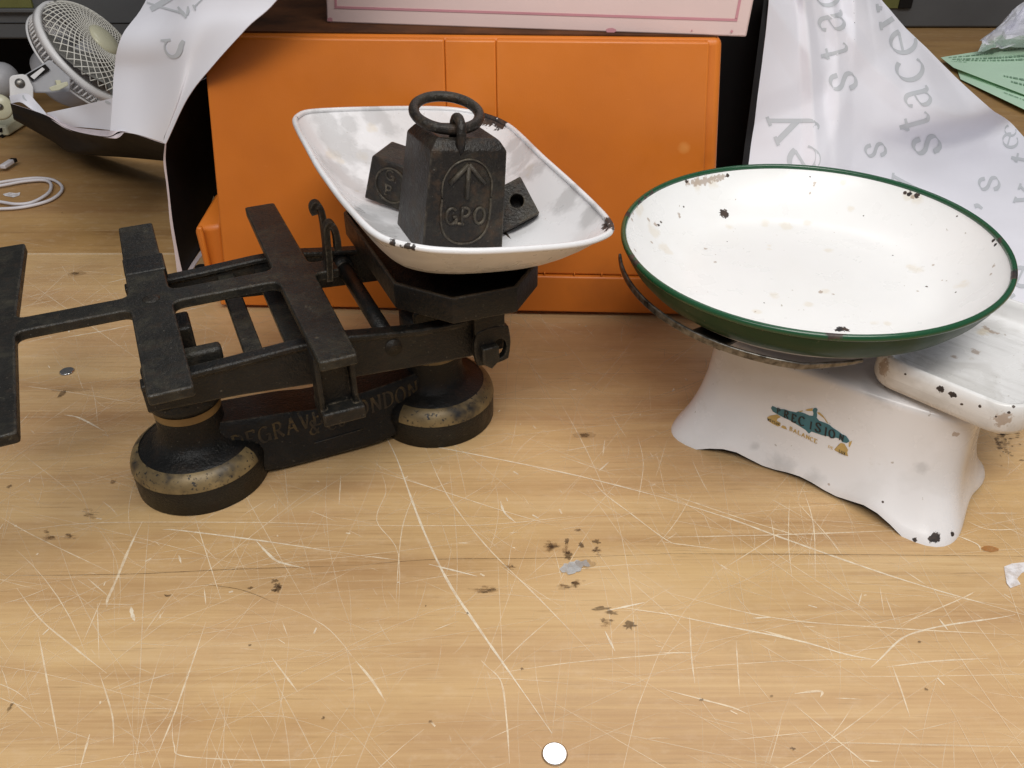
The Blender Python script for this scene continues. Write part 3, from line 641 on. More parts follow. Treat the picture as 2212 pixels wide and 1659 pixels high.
M['paper_edge2'] = M['paper_edge']
tag(paper_l, 'white printed wrapping paper with black underside, curled round the desk fan left of the crate', 'paper')
bv = bvh_of(paper_l); o3 = onto(bv); m2 = MB()
def ink(mb, f, pts, layer=0, wd=None):
    P = catmull([(x, y, q) for x, y, q in pts], 5); S = []
    for i, p in enumerate(P):
        t = (P[min(i + 1, len(P) - 1)] - P[max(i - 1, 0)]).to_2d().normalized(); n = Vector((-t.y, t.x)) * p.z / 2
        a, b = f(p.to_2d() + n, layer), f(p.to_2d() - n, layer); S.append((a, b))
    for (a, b), (c, d) in zip(S, S[1:]):
        if None not in (a, b, c, d): mb.add([a, b, d, c], [(0, 1, 2, 3)], 0, True)
for k, st in enumerate((
    [(374, -8, 13), (350, 7, 13), (326, 21, 12)], [(308, 2, 3.5), (340, 13, 4.5), (382, 25, 4.5), (397, 29, 6)], [(385, 15, 4), (391, 23, 6), (396, 29, 8), (401, 35, 6), (403, 39, 4)],
    [(407, 14, 3), (407, 24, 7), (405, 34, 4)], [(440, -3, 2.5), (430, 6, 3), (421, 15, 4)], [(417, 11, 3), (421, 16, 6), (423, 23, 3)],
    [(348, 87, 3), (357, 88, 6), (370, 86, 5)], [(362, 89, 4), (357, 97, 4), (358, 108, 4.5), (364, 118, 6), (374, 123, 8), (384, 119, 11), (390, 108, 12), (393, 97, 11), (398, 88, 8)],
    [(228, 219, 4), (234, 222, 6), (240, 224, 3)], [(50, 206, 3), (52, 212, 4), (58, 218, 2)])): m2 = MB(); ink(m2, o3, st, k); m2.build('printed_letter', M['print'], paper_l, weld=False)

# right wrapping paper
RW = [
 [aty(1672, -70, 1.09), aty(1730, -70, 1.12), aty(1790, -70, 1.16), aty(1835, -70, 1.18), aty(1872, -60, 1.22)],
 [aty(1664, 0, 1.075), aty(1730, 0, 1.105), aty(1800, 0, 1.145), aty(1860, 0, 1.165), aty(1913, 0, 1.21)],
 [aty(1655, 70, 1.06), aty(1738, 75, 1.09), aty(1820, 75, 1.13), aty(1895, 72, 1.15), aty(1975, 68, 1.205)],
 [aty(1643, 160, 1.045), aty(1742, 170, 1.07), aty(1840, 175, 1.11), aty(1955, 172, 1.135), aty(2066, 163, 1.215)],
 [aty(1631, 250, 1.03), aty(1745, 260, 1.05), aty(1860, 270, 1.09), aty(2010, 262, 1.125), aty(2140, 232, 1.215)],
 [aty(1620, 330, 1.01), aty(1750, 345, 1.02), aty(1880, 345, 1.07), at(2060, 328, .012), at(2190, 275, .016)],
 [at(1612, 420, .055), at(1760, 440, .03), at(1900, 450, .014), at(2090, 440, .006), at(2290, 400, .008)],
 [at(1620, 560, .018), at(1780, 580, .007), at(1930, 590, .005), at(2110, 590, .004), at(2290, 560, .004)],
 [at(1640, 650, .003), at(1800, 670, .002), at(1960, 690, .002), at(2120, 695, .002), at(2300, 735, .0018)]]
rp = patch(RW)
def crumple(fn, folds, amp):
    def g(u, v):
        p = fn(u, v); k = 0
        for (a, b, c, wd, h) in folds:
            d = a * u + b * v - c; k += h * max(0, 1 - abs(d) / wd)
        k += .25 * math.sin(9 * u + 4 * v) * math.sin(5 * v - 2 * u + 1)
        return p + Vector((-.35, -.75, .55)) * (k * amp * min(1, 1.15 - v))
    return g
folds = [(.8, .6, .62, .10, 1.5), (-.55, .83, .12, .10, 1.1), (1, -.02, .27, .06, 1.8), (.9, .3, .98, .1, -1.0), (.3, 1, .52, .07, -.8), (1, .25, .52, .07, 1.3), (.6, -.8, .1, .08, 1.2), (.75, .65, .8, .09, -1.0)]
rm = MB(); sheet(rm, crumple(rp, folds, .010), 90, 90, .0006, 0, 1)
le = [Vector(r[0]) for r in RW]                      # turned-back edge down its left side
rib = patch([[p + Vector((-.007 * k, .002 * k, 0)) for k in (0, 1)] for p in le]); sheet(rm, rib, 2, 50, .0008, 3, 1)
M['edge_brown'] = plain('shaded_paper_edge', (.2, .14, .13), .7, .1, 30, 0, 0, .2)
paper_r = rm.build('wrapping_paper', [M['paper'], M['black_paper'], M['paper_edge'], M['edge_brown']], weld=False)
tag(paper_r, 'large creased white wrapping paper with grey letters, draped behind the green-rimmed dish', 'paper')
bv = bvh_of(paper_r); o3 = onto(bv); m2 = MB()
def L(ch, cx, cy, size, deg, thick=.2):
    """a letter centred at a survey point; deg is how far its baseline is turned anticlockwise"""
    a = R(deg); ex = Vector((math.cos(a), -math.sin(a))) * size; ey = Vector((-math.sin(a), -math.cos(a))) * size
    write(m2, ch, Vector((cx, cy)) - ex * .42 - ey * .5, ex, ey, o3, thick=thick, thin=.035)
for ch, x, y, s, d in (('s', 2000, 309, 58, 103), ('t', 1980, 257, 52, 105), ('a', 1981, 210, 54, 104), ('c', 1965, 150, 58, 100), ('e', 1951, 92, 56, 98), ('y', 1926, 36, 56, 100),
                       ('s', 1820, 172, 56, 100), ('t', 1806, 106, 46, 104), ('a', 1795, 46, 54, 102), ('c', 1788, -8, 50, 100),
                       ('y', 1700, 276, 66, 112), ('e', 1737, 346, 66, 118), ('s', 1890, 321, 44, 100), ("'", 1886, 379, 50, 90), ('y', 1950, 405, 50, 84),
                       ('s', 2136, 394, 44, 96), ("'", 2149, 440, 50, 80), ('y', 2216, 428, 44, 70), ('e', 2182, 305, 34, 70), ('c', 2182, 283, 26, 60), ('t', 2216, 340, 40, 80), ('s', 2140, 560, 50, 90), ('e', 2206, 600, 46, 60), ('c', 2202, 655, 44, 70)):
    m2 = MB(); L(ch, x, y, s, d)
    if m2.f: m2.build('printed_letter', M['print'], paper_r, weld=False)

# green printed sheets and a crumpled paper
def green(name, pts, label, z0, marks):
    m2 = MB(); a, b, c, d = pts
    f = patch([[at(*a, z0), at((a[0] + b[0]) / 2, (a[1] + b[1]) / 2 + 2, z0 + .012), at(*b, z0 + .01)], [at(*d, z0), at((d[0] + c[0]) / 2, (d[1] + c[1]) / 2, z0 + .006), at(*c, z0)]])
    sheet(m2, f, 16, 12, .0006, 0, 0); o = m2.build(name, [M['green_paper'], M['green_paper'], M['green_shade']], weld=False)
    tag(o, label, 'paper'); m3 = MB(); r3 = random.Random(5)
    for v0, u0, u1, h in marks:
        u = u0
        while u < u1:
            w_ = r3.uniform(.012, .045); q = [f(u, v0), f(min(u + w_, u1), v0), f(min(u + w_, u1), v0 + h), f(u, v0 + h)]; m3.add([p + Vector((0, 0, .0016)) for p in q], [(0, 1, 2, 3)]); u += w_ + r3.uniform(.006, .014)
    m3.build('printed_lines', M['green_print'], o, weld=False)
green('printed_sheet', ((2066, 146), (2262, 150), (2330, 292), (2075, 171)), 'pale green printed sheet lying lower, its corner near the dish paper', .001, [(.55, .35, .9, .02), (.64, .35, .85, .02), (.75, .4, .8, .02)])
green('printed_sheet', ((2032, 124), (2250, 84), (2300, 238), (2060, 146)), 'pale green printed sheet lying on top of another green sheet', .008, [(.12, .06, .5, .03), (.24, .08, .9, .035), (.31, .12, .9, .03), (.4, .05, .2, .02), (.7, .5, .9, .03), (.8, .55, .9, .03), (.1, .6, .9, .02)])
m2 = MB(); r2 = random.Random(11)
cp = patch([[aty(x, y, 1.74 + .012 * k) for k, (x, y) in enumerate(r)] for r in ([(2112, 112), (2140, 108), (2180, 104), (2260, 96)],)] + [
 [aty(2114, 92, 1.76), aty(2142, 86, 1.72), aty(2185, 82, 1.75), aty(2260, 74, 1.73)], [aty(2128, 80, 1.80), aty(2152, 66, 1.77), aty(2190, 60, 1.81), aty(2260, 54, 1.78)],
 [aty(2146, 70, 1.85), aty(2174, 44, 1.82), aty(2204, 36, 1.86), aty(2260, 28, 1.84)], [aty(2164, 52, 1.89), aty(2186, 24, 1.88), aty(2214, 6, 1.91), aty(2260, -8, 1.9)]])
def cw(u, v):
    p = cp(u, v); k = math.sin(13 * u + 7 * v) * math.sin(11 * v - 5 * u) + .6 * abs(math.sin(17 * u - 9 * v)); return p + Vector((-.2, -.8, .4)) * k * .02
sheet(m2, cw, 14, 14, .0008, 0, 0)
o = m2.build('crumpled_paper', [M['paper']] * 3, weld=False); tag(o, 'crumpled white paper lying on the green printed sheets', 'paper')
for p in o.data.polygons: p.use_smooth = False

# ================================================================ desk fan, cream housing, cable
FC = aty(194, 115, 1.36)
fax = Vector((.814, .001, .581)).normalized(); f1 = Vector((.7, .3, -.65)); f1 = (f1 - fax * f1.dot(fax)).normalized(); f2 = fax.cross(f1); FA_ = (f1, f2, fax)
RF = .084
fan = thing('desk_fan', (FC.x, FC.y, 0), 'white clip-on desk fan with a wire grille and cream hub, lying tilted in the paper', 'fan')
def fp(r, th, h): return FC + (f1 * math.cos(th) + f2 * math.sin(th)) * r + fax * h
def dome(r): x = r / RF; return .039 * max(0, 1 - x ** 3.2) ** .55 - .005 * math.exp(-((x - .28) / .22) ** 2)
m2 = MB(); m2.lathe([(RF - .004, -.002), (RF - .004, .004), (RF + .003, .004), (RF + .004, -.006), (RF + .001, -.006), (RF - .004, -.002)], FC, 72, FA_); m2.build('grille_ring', M['fan_white'], fan)
m2 = MB()
for fam in (1, -1):
    for k in range(38):
        m2.tube([fp(r, 2 * math.pi * k / 38 + fam * 1.25 * (1 - (r - .024) / (RF - .026)), dome(r)) for r in [.024 + (RF - .026) * i / 16 for i in range(17)]], .00075, 5)
g_ = m2.build('front_grille', M['fan_wire'], fan, weld=False)
m2 = MB(); m2.lathe([(0, .0425), (.010, .0418), (.019, .0395), (.0245, .036), (.0255, .032), (.0, .031)], FC, 48, FA_); m2.build('hub_cap', M['cream'], fan)
m2 = MB()                                            # ribbed rear guard
for k in range(72):
    th = 2 * math.pi * k / 72
    m2.tube([fp(RF + .001, th, -.004), fp(RF + .0005, th, -.018), fp(RF - .006, th, -.024), fp(RF - .03, th, -.026), fp(.035, th, -.026)], .0013, 5)
m2.lathe([(RF + .001, -.022), (RF + .0025, -.024), (RF - .001, -.026), (RF - .003, -.023), (RF + .001, -.022)], FC, 72, FA_)
m2.build('rear_guard', M['fan_white'], fan, weld=False)
for k in range(3):
    m2 = MB(); t0 = k * 2.094
    m2.grid(lambda u, v: fp(.02 + .062 * v, t0 + (u - .5) * (1.2 + .4 * v), .006 + (u - .5) * .026), 12, 8); m2.build('fan_blade', M['fan_blade'], fan, weld=False)
m2 = MB(); m2.lathe([(0, .02), (.018, .02), (.02, -.02), (.05, -.025), (.052, -.05), (.049, -.072), (.036, -.084), (0, -.087)], FC, 48, FA_); m2.build('motor_housing', M['fan_grey'], fan)
# bracket plates measured at the left of the fan
pb = aty(43, 180, 1.22); camback = (CAM - pb).normalized(); ri = Vector((1, 0, 0)); ri = (ri - camback * ri.dot(camback)).normalized(); upv = camback.cross(ri)
S = 1.31 / FPX
def bp(dx, dy, d): return pb + ri * dx * S + upv * (-dy) * S + camback * d
poly = round_poly([(-22, 28), (-16, -14), (14, -18), (22, 8), (18, 30)], [4, 12, 12, 5, 3]); m2 = MB(); m2.prism(poly, bp, 0, .006); m2.build('bracket', M['fan_white'], fan, .001)
m2 = MB(); m2.prism(round_poly([(8, -14), (60, -45), (92, -10), (86, 18), (22, 18)], 6), bp, -.02, -.004); m2.build('bracket_arm', M['fan_grey'], fan, .002)
m2 = MB(); m2.prism(round_poly([(14, -16), (50, -36), (57, -26), (22, -4)], 1), bp, -.0045, .001); m2.build('bracket_slot', M['dark'], fan, .0005)
m2 = MB(); m2.prism(round_poly([(20, -13), (44, -30), (48, -26), (26, -7)], 1), bp, .0005, .004); m2.build('bracket_tab', M['fan_white'], fan, .0008)
m2 = MB(); m2.lathe([(0, .004), (.0035, .0035), (.0058, .002), (.0066, 0)], bp(0, 0, .0065), 24, (ri, upv, camback)); m2.build('screw', M['steel'], fan)
m2 = MB(); m2.prism(round_poly([(48, 8), (70, 0), (84, -4), (84, 4), (66, 13), (52, 15)], 3), bp, .012, .02); m2.prism(round_poly([(62, -6), (72, -6), (73, 4), (64, 6)], 2), bp, -.004, .0125); m2.build('adjusting_knob', M['cream'], fan, .0015)

ch = thing('appliance_housing', aty(5, 262, 1.34), 'cream plastic housing with a round knob and slotted vents at the left photo edge', 'appliance')
c = aty(-2, 231, 1.29); nn = (CAM - c).normalized(); r1 = Vector((1, 0, 0)); r1 = (r1 - nn * r1.dot(nn)).normalized(); r2_ = nn.cross(r1)
m2 = MB(); m2.lathe([(0, .006), (.016, .006), (.0185, .004), (.019, -.006), (0, -.006)], c, 40, (r1, r2_, nn)); m2.build('knob', M['cream'], ch)
m2 = MB(); m2.lathe([(0, .012), (.002, .012), (.0035, .009), (.005, .0065)], c + r1 * .001, 20, (r1, r2_, nn)); m2.build('screw', M['steel'], ch)
q0 = aty(30, 258, 1.36); m2 = MB(); z1 = q0.z; z0 = 0.0
m2.hexa([(q0.x - .2, q0.y - .035, z0), (q0.x + .004, q0.y - .035, z0), (q0.x + .008, q0.y + .03, z0), (q0.x - .2, q0.y + .03, z0)], [(q0.x - .2, q0.y - .03, z1), (q0.x + .002, q0.y - .03, z1), (q0.x + .004, q0.y + .03, z1 + .004), (q0.x - .2, q0.y + .03, z1 + .004)])
m2.build('housing', M['cream'], ch, .003)
m2 = MB()
for k in range(8):
    for row in range(2): m2.box((q0.x - .006 - k * .0065, q0.y - .0335, z1 - .006 - row * .009), (.0028, .008, .005))
m2.build('vent_slot', M['dark'], ch, weld=False)
c = aty(6, 172, 1.42); m2 = MB(); m2.ball(c, (.024, .03, .027)); m2.tube([c + Vector((-.01, .0, -.015)), Vector((c.x - .01, c.y, 0))], .014, 12)
tag(m2.build('rounded_cover', M['fan_grey'], weld=False), 'grey rounded plastic head at the left photo edge behind the fan bracket', 'appliance')  # plain grey rounded cover that gives no light

cb = thing('charging_cable', at(60, 420), 'white charging cable coiled on the bench left of the crate', 'cable')
pts = [(-60, 372), (-20, 362), (6, 359)]
m2 = MB()
lp_ = [(-90, 420), (-40, 402), (0, 394), (40, 388), (80, 384.5), (112, 388), (130, 398), (134, 410), (122, 424), (98, 436), (52, 447), (0, 451), (-60, 448), (-110, 425), (-60, 408), (0, 401), (50, 392), (92, 389), (109, 396), (108, 412), (92, 426), (66, 438), (35, 441), (0, 436), (-60, 428)]
P = catmull([at(x, y, .001 + .0012 * ((i // 12) % 2)) for i, (x, y) in enumerate(lp_)], 8); m2.tube(P, .0021, 10); m2.build('cord', M['cable'], cb, weld=False)
m2 = MB(); m2.tube(catmull([at(x, y, .004) for x, y in ((-70, 390), (-25, 372), (8, 357))], 6), .0017, 8); m2.build('cord', M['cable'], cb, weld=False)
a, b_ = at(5, 361, .006), at(26, 348, .006); d = (b_ - a); q = Vector((-d.y, d.x, 0)).normalized(); zz = Vector((0, 0, 1)); rot = Matrix((d.normalized(), q, zz)).transposed()
m2 = MB(); m2.box((a + b_) / 2, (d.length, .0085, .0062), rot); m2.build('plug_body', M['cable'], cb, .0015)
m2 = MB(); m2.box(b_ + d.normalized() * .002, (.008, .0088, .0052), rot); m2.build('plug_tip', M['dark'], cb, .0005)

# ================================================================ black balance scale
E1 = Vector((.912, .410, 0)); E2 = Vector((-.410, .912, 0)); E3 = Vector((0, 0, 1)); SCN = Vector((-.159, .558, 0))
def sp(s, wv, z): return SCN + E1 * s + E2 * wv + E3 * z
rotS = Matrix((E1, E2, E3)).transposed()
bs = thing('balance_scale', SCN, 'black cast-iron counter balance with gold-banded round feet, carrying the white enamel pan', 'weighing scale')
prof = [(0, .002), (.0485, .0), (.0505, .001), (.0507, .0225), (.0502, .0258), (.0483, .0302), (.0445, .0338), (.0385, .0365), (.032, .0388), (.0278, .0418), (.0255, .0465), (.0247, .053), (.0243, .062), (.0243, .0662), (.0247, .0725), (.0264, .0738), (.0268, .078), (.0253, .0815), (.0248, .104), (.02, .106), (0, .106)]
for sx in (-.0955, .101):
    c = sp(sx, 0, 0); m2 = MB(); m2.lathe(prof, c, 72); ft = m2.build('foot', M['iron'], bs)
    for (z0, z1, r0, r1_) in (('w', 0, 0, 0), ('n', 0, 0, 0)):
        m3 = MB()
        if z0 == 'w':
            # the wide band fades out where the web joins the foot
            a0, a1 = (R(24 + 55), R(24 + 322)) if sx < 0 else (R(24 + 215), R(24 + 470))
            m3.lathe([(.0511, .0226), (.0506, .0259), (.0487, .0305), (.0447, .0342), (.0425, .0352)], c, 60, mi=None, arc=(a0, a1)); m3.build('gold_band', M['gold'], ft, weld=False)
        else:
            m3.lathe([(.0247, .0655), (.0247, .0662), (.0251, .0722)], c, 60); m3.build('gold_band', plain('old_gilt_' + str(sx), (.22, .14, .055), .42, .3, 60, .3) if sx < 0 else M['gold'], ft, weld=False)
for sx in (-.0955, .101):                             # bearing housings on the necks
    m2 = MB(); sg = 1
    m2.box(sp(sx, .012, .118), (.034, .026, .03), rotS); m2.prism(round_poly([(-.019, .082), (.019, .082), (.021, .118), (-.021, .118)], .005), lambda a, z, d: sp(sx + a, d, z), -.024, -.019); m2.build('bearing_housing', M['iron'], bs, .002)
    m2 = MB(); m2.lathe([(0, .006), (.006, .006), (.0085, .004), (.009, 0)], sp(sx - .002, -.024, .094), 18, (E1, E3, -E2)); m2.build('bearing_bolt', M['iron_worn'], bs)
m2 = MB(); m2.ball(aty(333, 833, .515), (.0095, .009, .0095)); m2.ball(aty(324, 829, .513), (.005, .006, .005)); m2.build('lug', M['iron'], bs)
# web between the feet
m2 = MB(); ns = 24
prof_w = [(-.025, .004), (-.026, .012), (-.0215, .02), (-.0195, .046), (-.016, .05), (.016, .05), (.0195, .046), (.0215, .02), (.026, .012), (.025, .004)]
V = []; n = len(prof_w)
for i in range(ns + 1):
    s = -.1 + .2 * i / ns; k = 1 - .3 * (abs(s) / .1) ** 4; dz = .006 * (abs(s) / .085) ** 2 - .004 * math.exp(-(s / .02) ** 2); lift = .0 + .003 * math.exp(-((abs(s) - .058) / .011) ** 2)
    for wv, z in prof_w: V.append(sp(s, wv * k, z + (dz if z > .03 else (lift if z < .006 else 0))))
F = [(i * n + j, (i + 1) * n + j, (i + 1) * n + (j + 1) % n, i * n + (j + 1) % n) for i in range(ns) for j in range(n)] + [list(range(n)), list(range(ns * n, ns * n + n))[::-1]]
m2.add(V, F, 0, True); web = m2.build('connecting_web', M['iron'], bs); web.data.set_sharp_from_angle(angle=R(40))
bvw = bvh_of(web)
def on_web(p, layer):                                # lettering on the sloping front of the web
    o = sp(p.x, -.2, .0); h, nrm, i, dist = bvw.ray_cast(Vector((o.x, o.y, p.y)), E2)
    if h is None: return None
    return h - E2 * (.0004 + .00003 * (layer % 8))
m2 = MB()
write(m2, 'DEGRAVE', (-.071, .0285), (.0088, .0008), (0, .0098), on_web, thick=.24, thin=.07, gap=.2)
write(m2, '& Co', (-.012, .0265), (.0085, 0), (0, .0092), on_web, thick=.22, thin=.07)
write(m2, 'LONDON', (.019, .031), (.0088, .0008), (0, .0098), on_web, thick=.24, thin=.07, gap=.2)
m2.build('lettering', M['gold_letter'], web, weld=False)
m2 = MB(); P = [on_web(Vector((-.01 + .04 * k / 20, .0185 + .001 * k / 20)), 0) for k in range(21)]; m2.tube([p for p in P if p], .0006, 6); m2.build('gold_line', M['gold_letter'], web, weld=False)
# beam
m2 = MB()
top = [(-.118, .137), (-.09, .1385), (-.06, .1395), (-.02, .1415), (.01, .1415), (.035, .1375), (.07, .1325), (.1, .1315), (.135, .134)]
bot = [(.135, .1), (.1, .1), (.05, .1035), (0, .1075), (-.06, .1135), (-.118, .116)]
for wv in (-.069, .072):
    m2.prism(top + bot, lambda a, z, d: sp(a, d, z), wv - .004, wv + .004)
    m2.prism([(a, z + .001) for a, z in top] + [(a, z - .0035) for a, z in top[::-1]], lambda a, z, d: sp(a, d, z), wv - .0054, wv + .0054)
bm_ = m2.build('beam', M['iron'], bs, .0012)
for s, hw in ((-.044, .0065), (-.014, .008)):
    m2 = MB(); m2.box(sp(s, 0, .131), (hw * 2, .14, .006), rotS); m2.build('cross_bar', M['iron_worn'], bm_, .0012)
m2 = MB(); m2.tube([sp(.049, -.074, .124), sp(.049, .074, .124)], .0062, 16); m2.tube([sp(.049, .058, .124), sp(.049, .068, .124)], .0085, 16); m2.build('round_rod', M['iron'], bm_, weld=False)
for s_, z_, w_ in ((-.102, .128, .012), (.132, .118, .008)):
    m2 = MB(); m2.box(sp(s_, 0, z_), (w_, .138, .018), rotS); m2.build('knife_bar', M['iron'], bm_, .0012)
m2 = MB(); m2.box(sp(-.077, -.056, .141), (.026, .011, .011), rotS); m2.build('lug', M['iron_worn'], bm_, .0025)
# flat weight frame: spine with three cross arms
Lf, Lb, sw, sm = -.1225, .141, .0155, -.0035
pts = [(-.232, Lf), (-.232, Lb), (-.182, Lb), (-.186, sw), (-.1145, sw), (-.1135, Lb), (-.0875, Lb), (-.087, sw), (-.0135, sw), (-.0125, Lb), (.0125, Lb), (.0135, sw), (.032, sw), (.032, sm), (.0135, sm), (.0125, Lf), (-.0125, Lf), (-.0135, sm), (-.087, sm), (-.0865, Lf + .006), (-.1135, Lf + .006), (-.1145, sm), (-.186, sm), (-.182, Lf)]
rad = [.003, .003, .003, .007, .007, .003, .003, .008, .008, .003, .003, .006, .002, .002, .006, .003, .003, .008, .008, .003, .003, .007, .007, .003]
m2 = MB(); m2.prism(round_poly(pts, rad), lambda a, b, d: sp(a, b, d), .1495, .157)
wf = m2.build('weight_frame', M['iron_worn'], bs, .001)
m2 = MB(); m2.lathe([(0, .0014), (.004, .0012), (.006, .0002), (.0065, -.001)], sp(-.1, .006, .157), 20); m2.build('rivet', M['iron_rust'], wf)
m2 = MB(); m2.prism(round_poly([(-.0145, -.012), (.0145, -.012), (.0145, .016), (-.0145, .016)], .002), lambda a, b, d: sp(-.1 + a, .062 + b, d), .1485, .1578); m2.build('saddle', M['iron'], wf, .001)
def ribbon(mb, path, wvec, th):
    n = len(path); V = []
    for i, p in enumerate(path):
        t = (path[min(i + 1, n - 1)] - path[max(i - 1, 0)]).normalized(); q = t.cross(wvec).normalized() * th / 2
        V += [p + wvec / 2 + q, p - wvec / 2 + q, p - wvec / 2 - q, p + wvec / 2 - q]
    F = [(4 * i + k, 4 * i + (k + 1) % 4, 4 * i + 4 + (k + 1) % 4, 4 * i + 4 + k) for i in range(n - 1) for k in range(4)] + [(0, 1, 2, 3), tuple(4 * n - 4 + k for k in range(4))]
    mb.add(V, F, 0, False)
for Yh, hk in ((.583, [(702, 590), (705, 545), (701, 500), (695, 463), (688, 444), (680, 440), (675, 448), (678, 461)]), (.566, [(711, 604), (709, 555), (705, 515), (705, 492), (712, 482), (721, 492), (727, 515), (729, 538)])):
    m2 = MB(); P = catmull([aty(x, y, Yh) for x, y in hk], 5); ribbon(m2, P, E2 * .0075, .0045); m2.build('hook', M['iron_rust'], wf, .0012)
# stirrup under the front of the centre arm
m2 = MB()
for sx in (-.0112, .0112): m2.box(sp(sx, -.0965, .1275), (.004, .02, .046), rotS)
m2.box(sp(0, -.098, .128), (.0205, .006, .044), rotS); m2.box(sp(.001, -.098, .1035), (.029, .028, .0105), rotS); m2.build('stirrup', M['iron'], bs, .0014)
m2 = MB(); m2.prism([(-.006, .149), (.006, .149), (0, .137)], lambda a, z, d: sp(a, d, z), -.109, -.1005); m2.build('knife_edge', M['iron_worn'], bs, .0006)
# octagonal pan holder
oc0 = sp(.101, 0, 0) + E1 * .0065
def op(a, b, z): return oc0 + E1 * a + E2 * b + E3 * z
octo = [(-.0525, -.066), (-.023, -.103), (.023, -.106), (.0525, -.078), (.0525, .078), (.023, .106), (-.023, .103), (-.0525, .066)]
m2 = MB(); n = 8; V = []
for sc, z in ((.95, .1495), (1, .1508), (1.0, .170), (.945, .1702), (.935, .158)): V += [op(a * sc if sc == 1 else a * sc, b * (1 - (1 - sc) * .55), z) for a, b in octo]
F = [(k * 8 + i, k * 8 + (i + 1) % 8, (k + 1) * 8 + (i + 1) % 8, (k + 1) * 8 + i) for k in range(4) for i in range(8)] + [list(range(8))[::-1], list(range(32, 40))]
m2.add(V, F); m2.m[16:24] = [1] * 8; ph = m2.build('pan_holder', [M['iron'], iron('rusty_rim', (.04, .03, .021), .6, .3)], bs, .0009)
for wv in (-.079, .079):
    m2 = MB(); m2.box(sp(.12, wv, .136), (.024, .005, .026), rotS)
    ringo = [(math.cos(k * math.pi / 12), math.sin(k * math.pi / 12)) for k in range(24)]; A = []
    for d in (wv - .003, wv + .003):
        A += [sp(.122 + .0145 * x / max(abs(x), abs(y)) ** .6, d, .111 + .0165 * y / max(abs(x), abs(y)) ** .6) for x, y in ringo] + [sp(.1275 + .0055 * x, d, .107 + .0085 * y) for x, y in ringo]
    F = []
    for k in range(24):
        j = (k + 1) % 24; F += [(k, j, 24 + j, 24 + k), (48 + k, 72 + k, 72 + j, 48 + j), (k, 48 + k, 48 + j, j), (24 + k, 24 + j, 72 + j, 72 + k)]
    m2.add(A, F); m2.build('eye_bracket', M['iron'], bs, .0008)
m2 = MB(); m2.prism([(.112, .113), (.125, .113), (.1255, .1), (.119, .094), (.112, .1)], lambda a, z, d: sp(a, d, z), -.087, -.07); m2.build('pivot', M['iron_worn'], bs, .001)
m2 = MB(); m2.lathe([(.018, .098), (.02, .148)], oc0, 32); m2.build('pan_stem', M['iron'], bs)

# ================================================================ enamel scoop pan and its weights
pL, pF, pT = Vector((-.176, .688, .23)), Vector((-.077, .4627, .23)), Vector((.068, .536, .205))
pn = (pF - pL).cross(pT - pL).normalized(); pn = pn if pn.z > 0 else -pn
def on_plane(px, py, off=0.):
    d = ray(px, py); o = pL + pn * off; return CAM + d * ((o - CAM).dot(pn) / d.dot(pn))
rim_px = [(637, 262), (645, 250), (665, 242), (720, 238), (791, 235.6), (880, 234), (957, 235), (1005, 240), (1042, 248), (1075, 259), (1099, 272), (1122, 291), (1170, 338), (1220, 383), (1266, 426), (1297, 457), (1313, 476), (1320, 491), (1316, 503), (1299, 513), (1270, 523), (1230, 530), (1180, 535), (1100, 540.5), (1030, 543), (972, 542), (930, 539), (892, 533), (860, 526), (835, 518), (815, 508), (793, 491), (765, 462), (735, 427), (710, 393), (687, 360), (664, 318), (647, 287)]
rim = catmull([on_plane(*q) for q in rim_px], 4, True); pc = sum(rim, Vector()) / len(rim)
chip = [(on_plane(1062, 255), .012), (on_plane(1085, 264), .011), (on_plane(1040, 248), .008), (on_plane(1316, 482), .008), (on_plane(1320, 494), .008), (on_plane(850, 524), .004), (on_plane(868, 529), .0028), (on_plane(881, 533), .0035), (on_plane(893, 535), .003), (on_plane(835, 517), .003), (on_plane(640, 257), .003), (on_plane(683, 352), .0025), (on_plane(1119, 530), .0022), (on_plane(1200, 345, -.02), .003)]
stain = [(on_plane(800, 272, -.015), .006), (on_plane(712, 330, -.025), .009), (on_plane(770, 330, -.02), .007), (on_plane(1145, 380, -.03), .008), (on_plane(730, 400, -.035), .012)]
pan = thing('scale_pan', (pc.x, pc.y, .15), 'chipped white enamel scoop pan lying tilted on the black balance, weights inside', 'pan')
levels = [(1, 0), (.98, .0025), (.94, .0075), (.885, .0145), (.82, .0215), (.75, .028), (.67, .0342), (.57, .0392), (.45, .042), (.25, .0428), (.02, .043)]
def pan_pt(p, sc, dp): return pc + (p - pc) * sc - pn * dp
m2 = MB(); N = len(rim)
for off, flip in ((0, False), (.0016, True)):
    V = [pan_pt(p, sc - off * .3, dp + off) for sc, dp in levels for p in rim]
    F = [(j * N + i, j * N + (i + 1) % N, (j + 1) * N + (i + 1) % N, (j + 1) * N + i) for j in range(len(levels) - 1) for i in range(N)] + [[(len(levels) - 1) * N + i for i in range(N)]]
    m2.add(V, [f if not flip else f[::-1] for f in F], 0, True)
shell = m2.build('pan_shell', M['paper'], pan, weld=False); bvp = bvh_of(shell)
smudge = [(hit(bvp, 603.5 + x * .3348, 164.6 + y * .3348), r) for x, y, r in ((595, 330, .004), (585, 318, .003), (500, 740, .0018), (1620, 590, .004), (1600, 635, .002), (400, 555, .004), (540, 520, .005), (350, 500, .006), (330, 510, .005))]
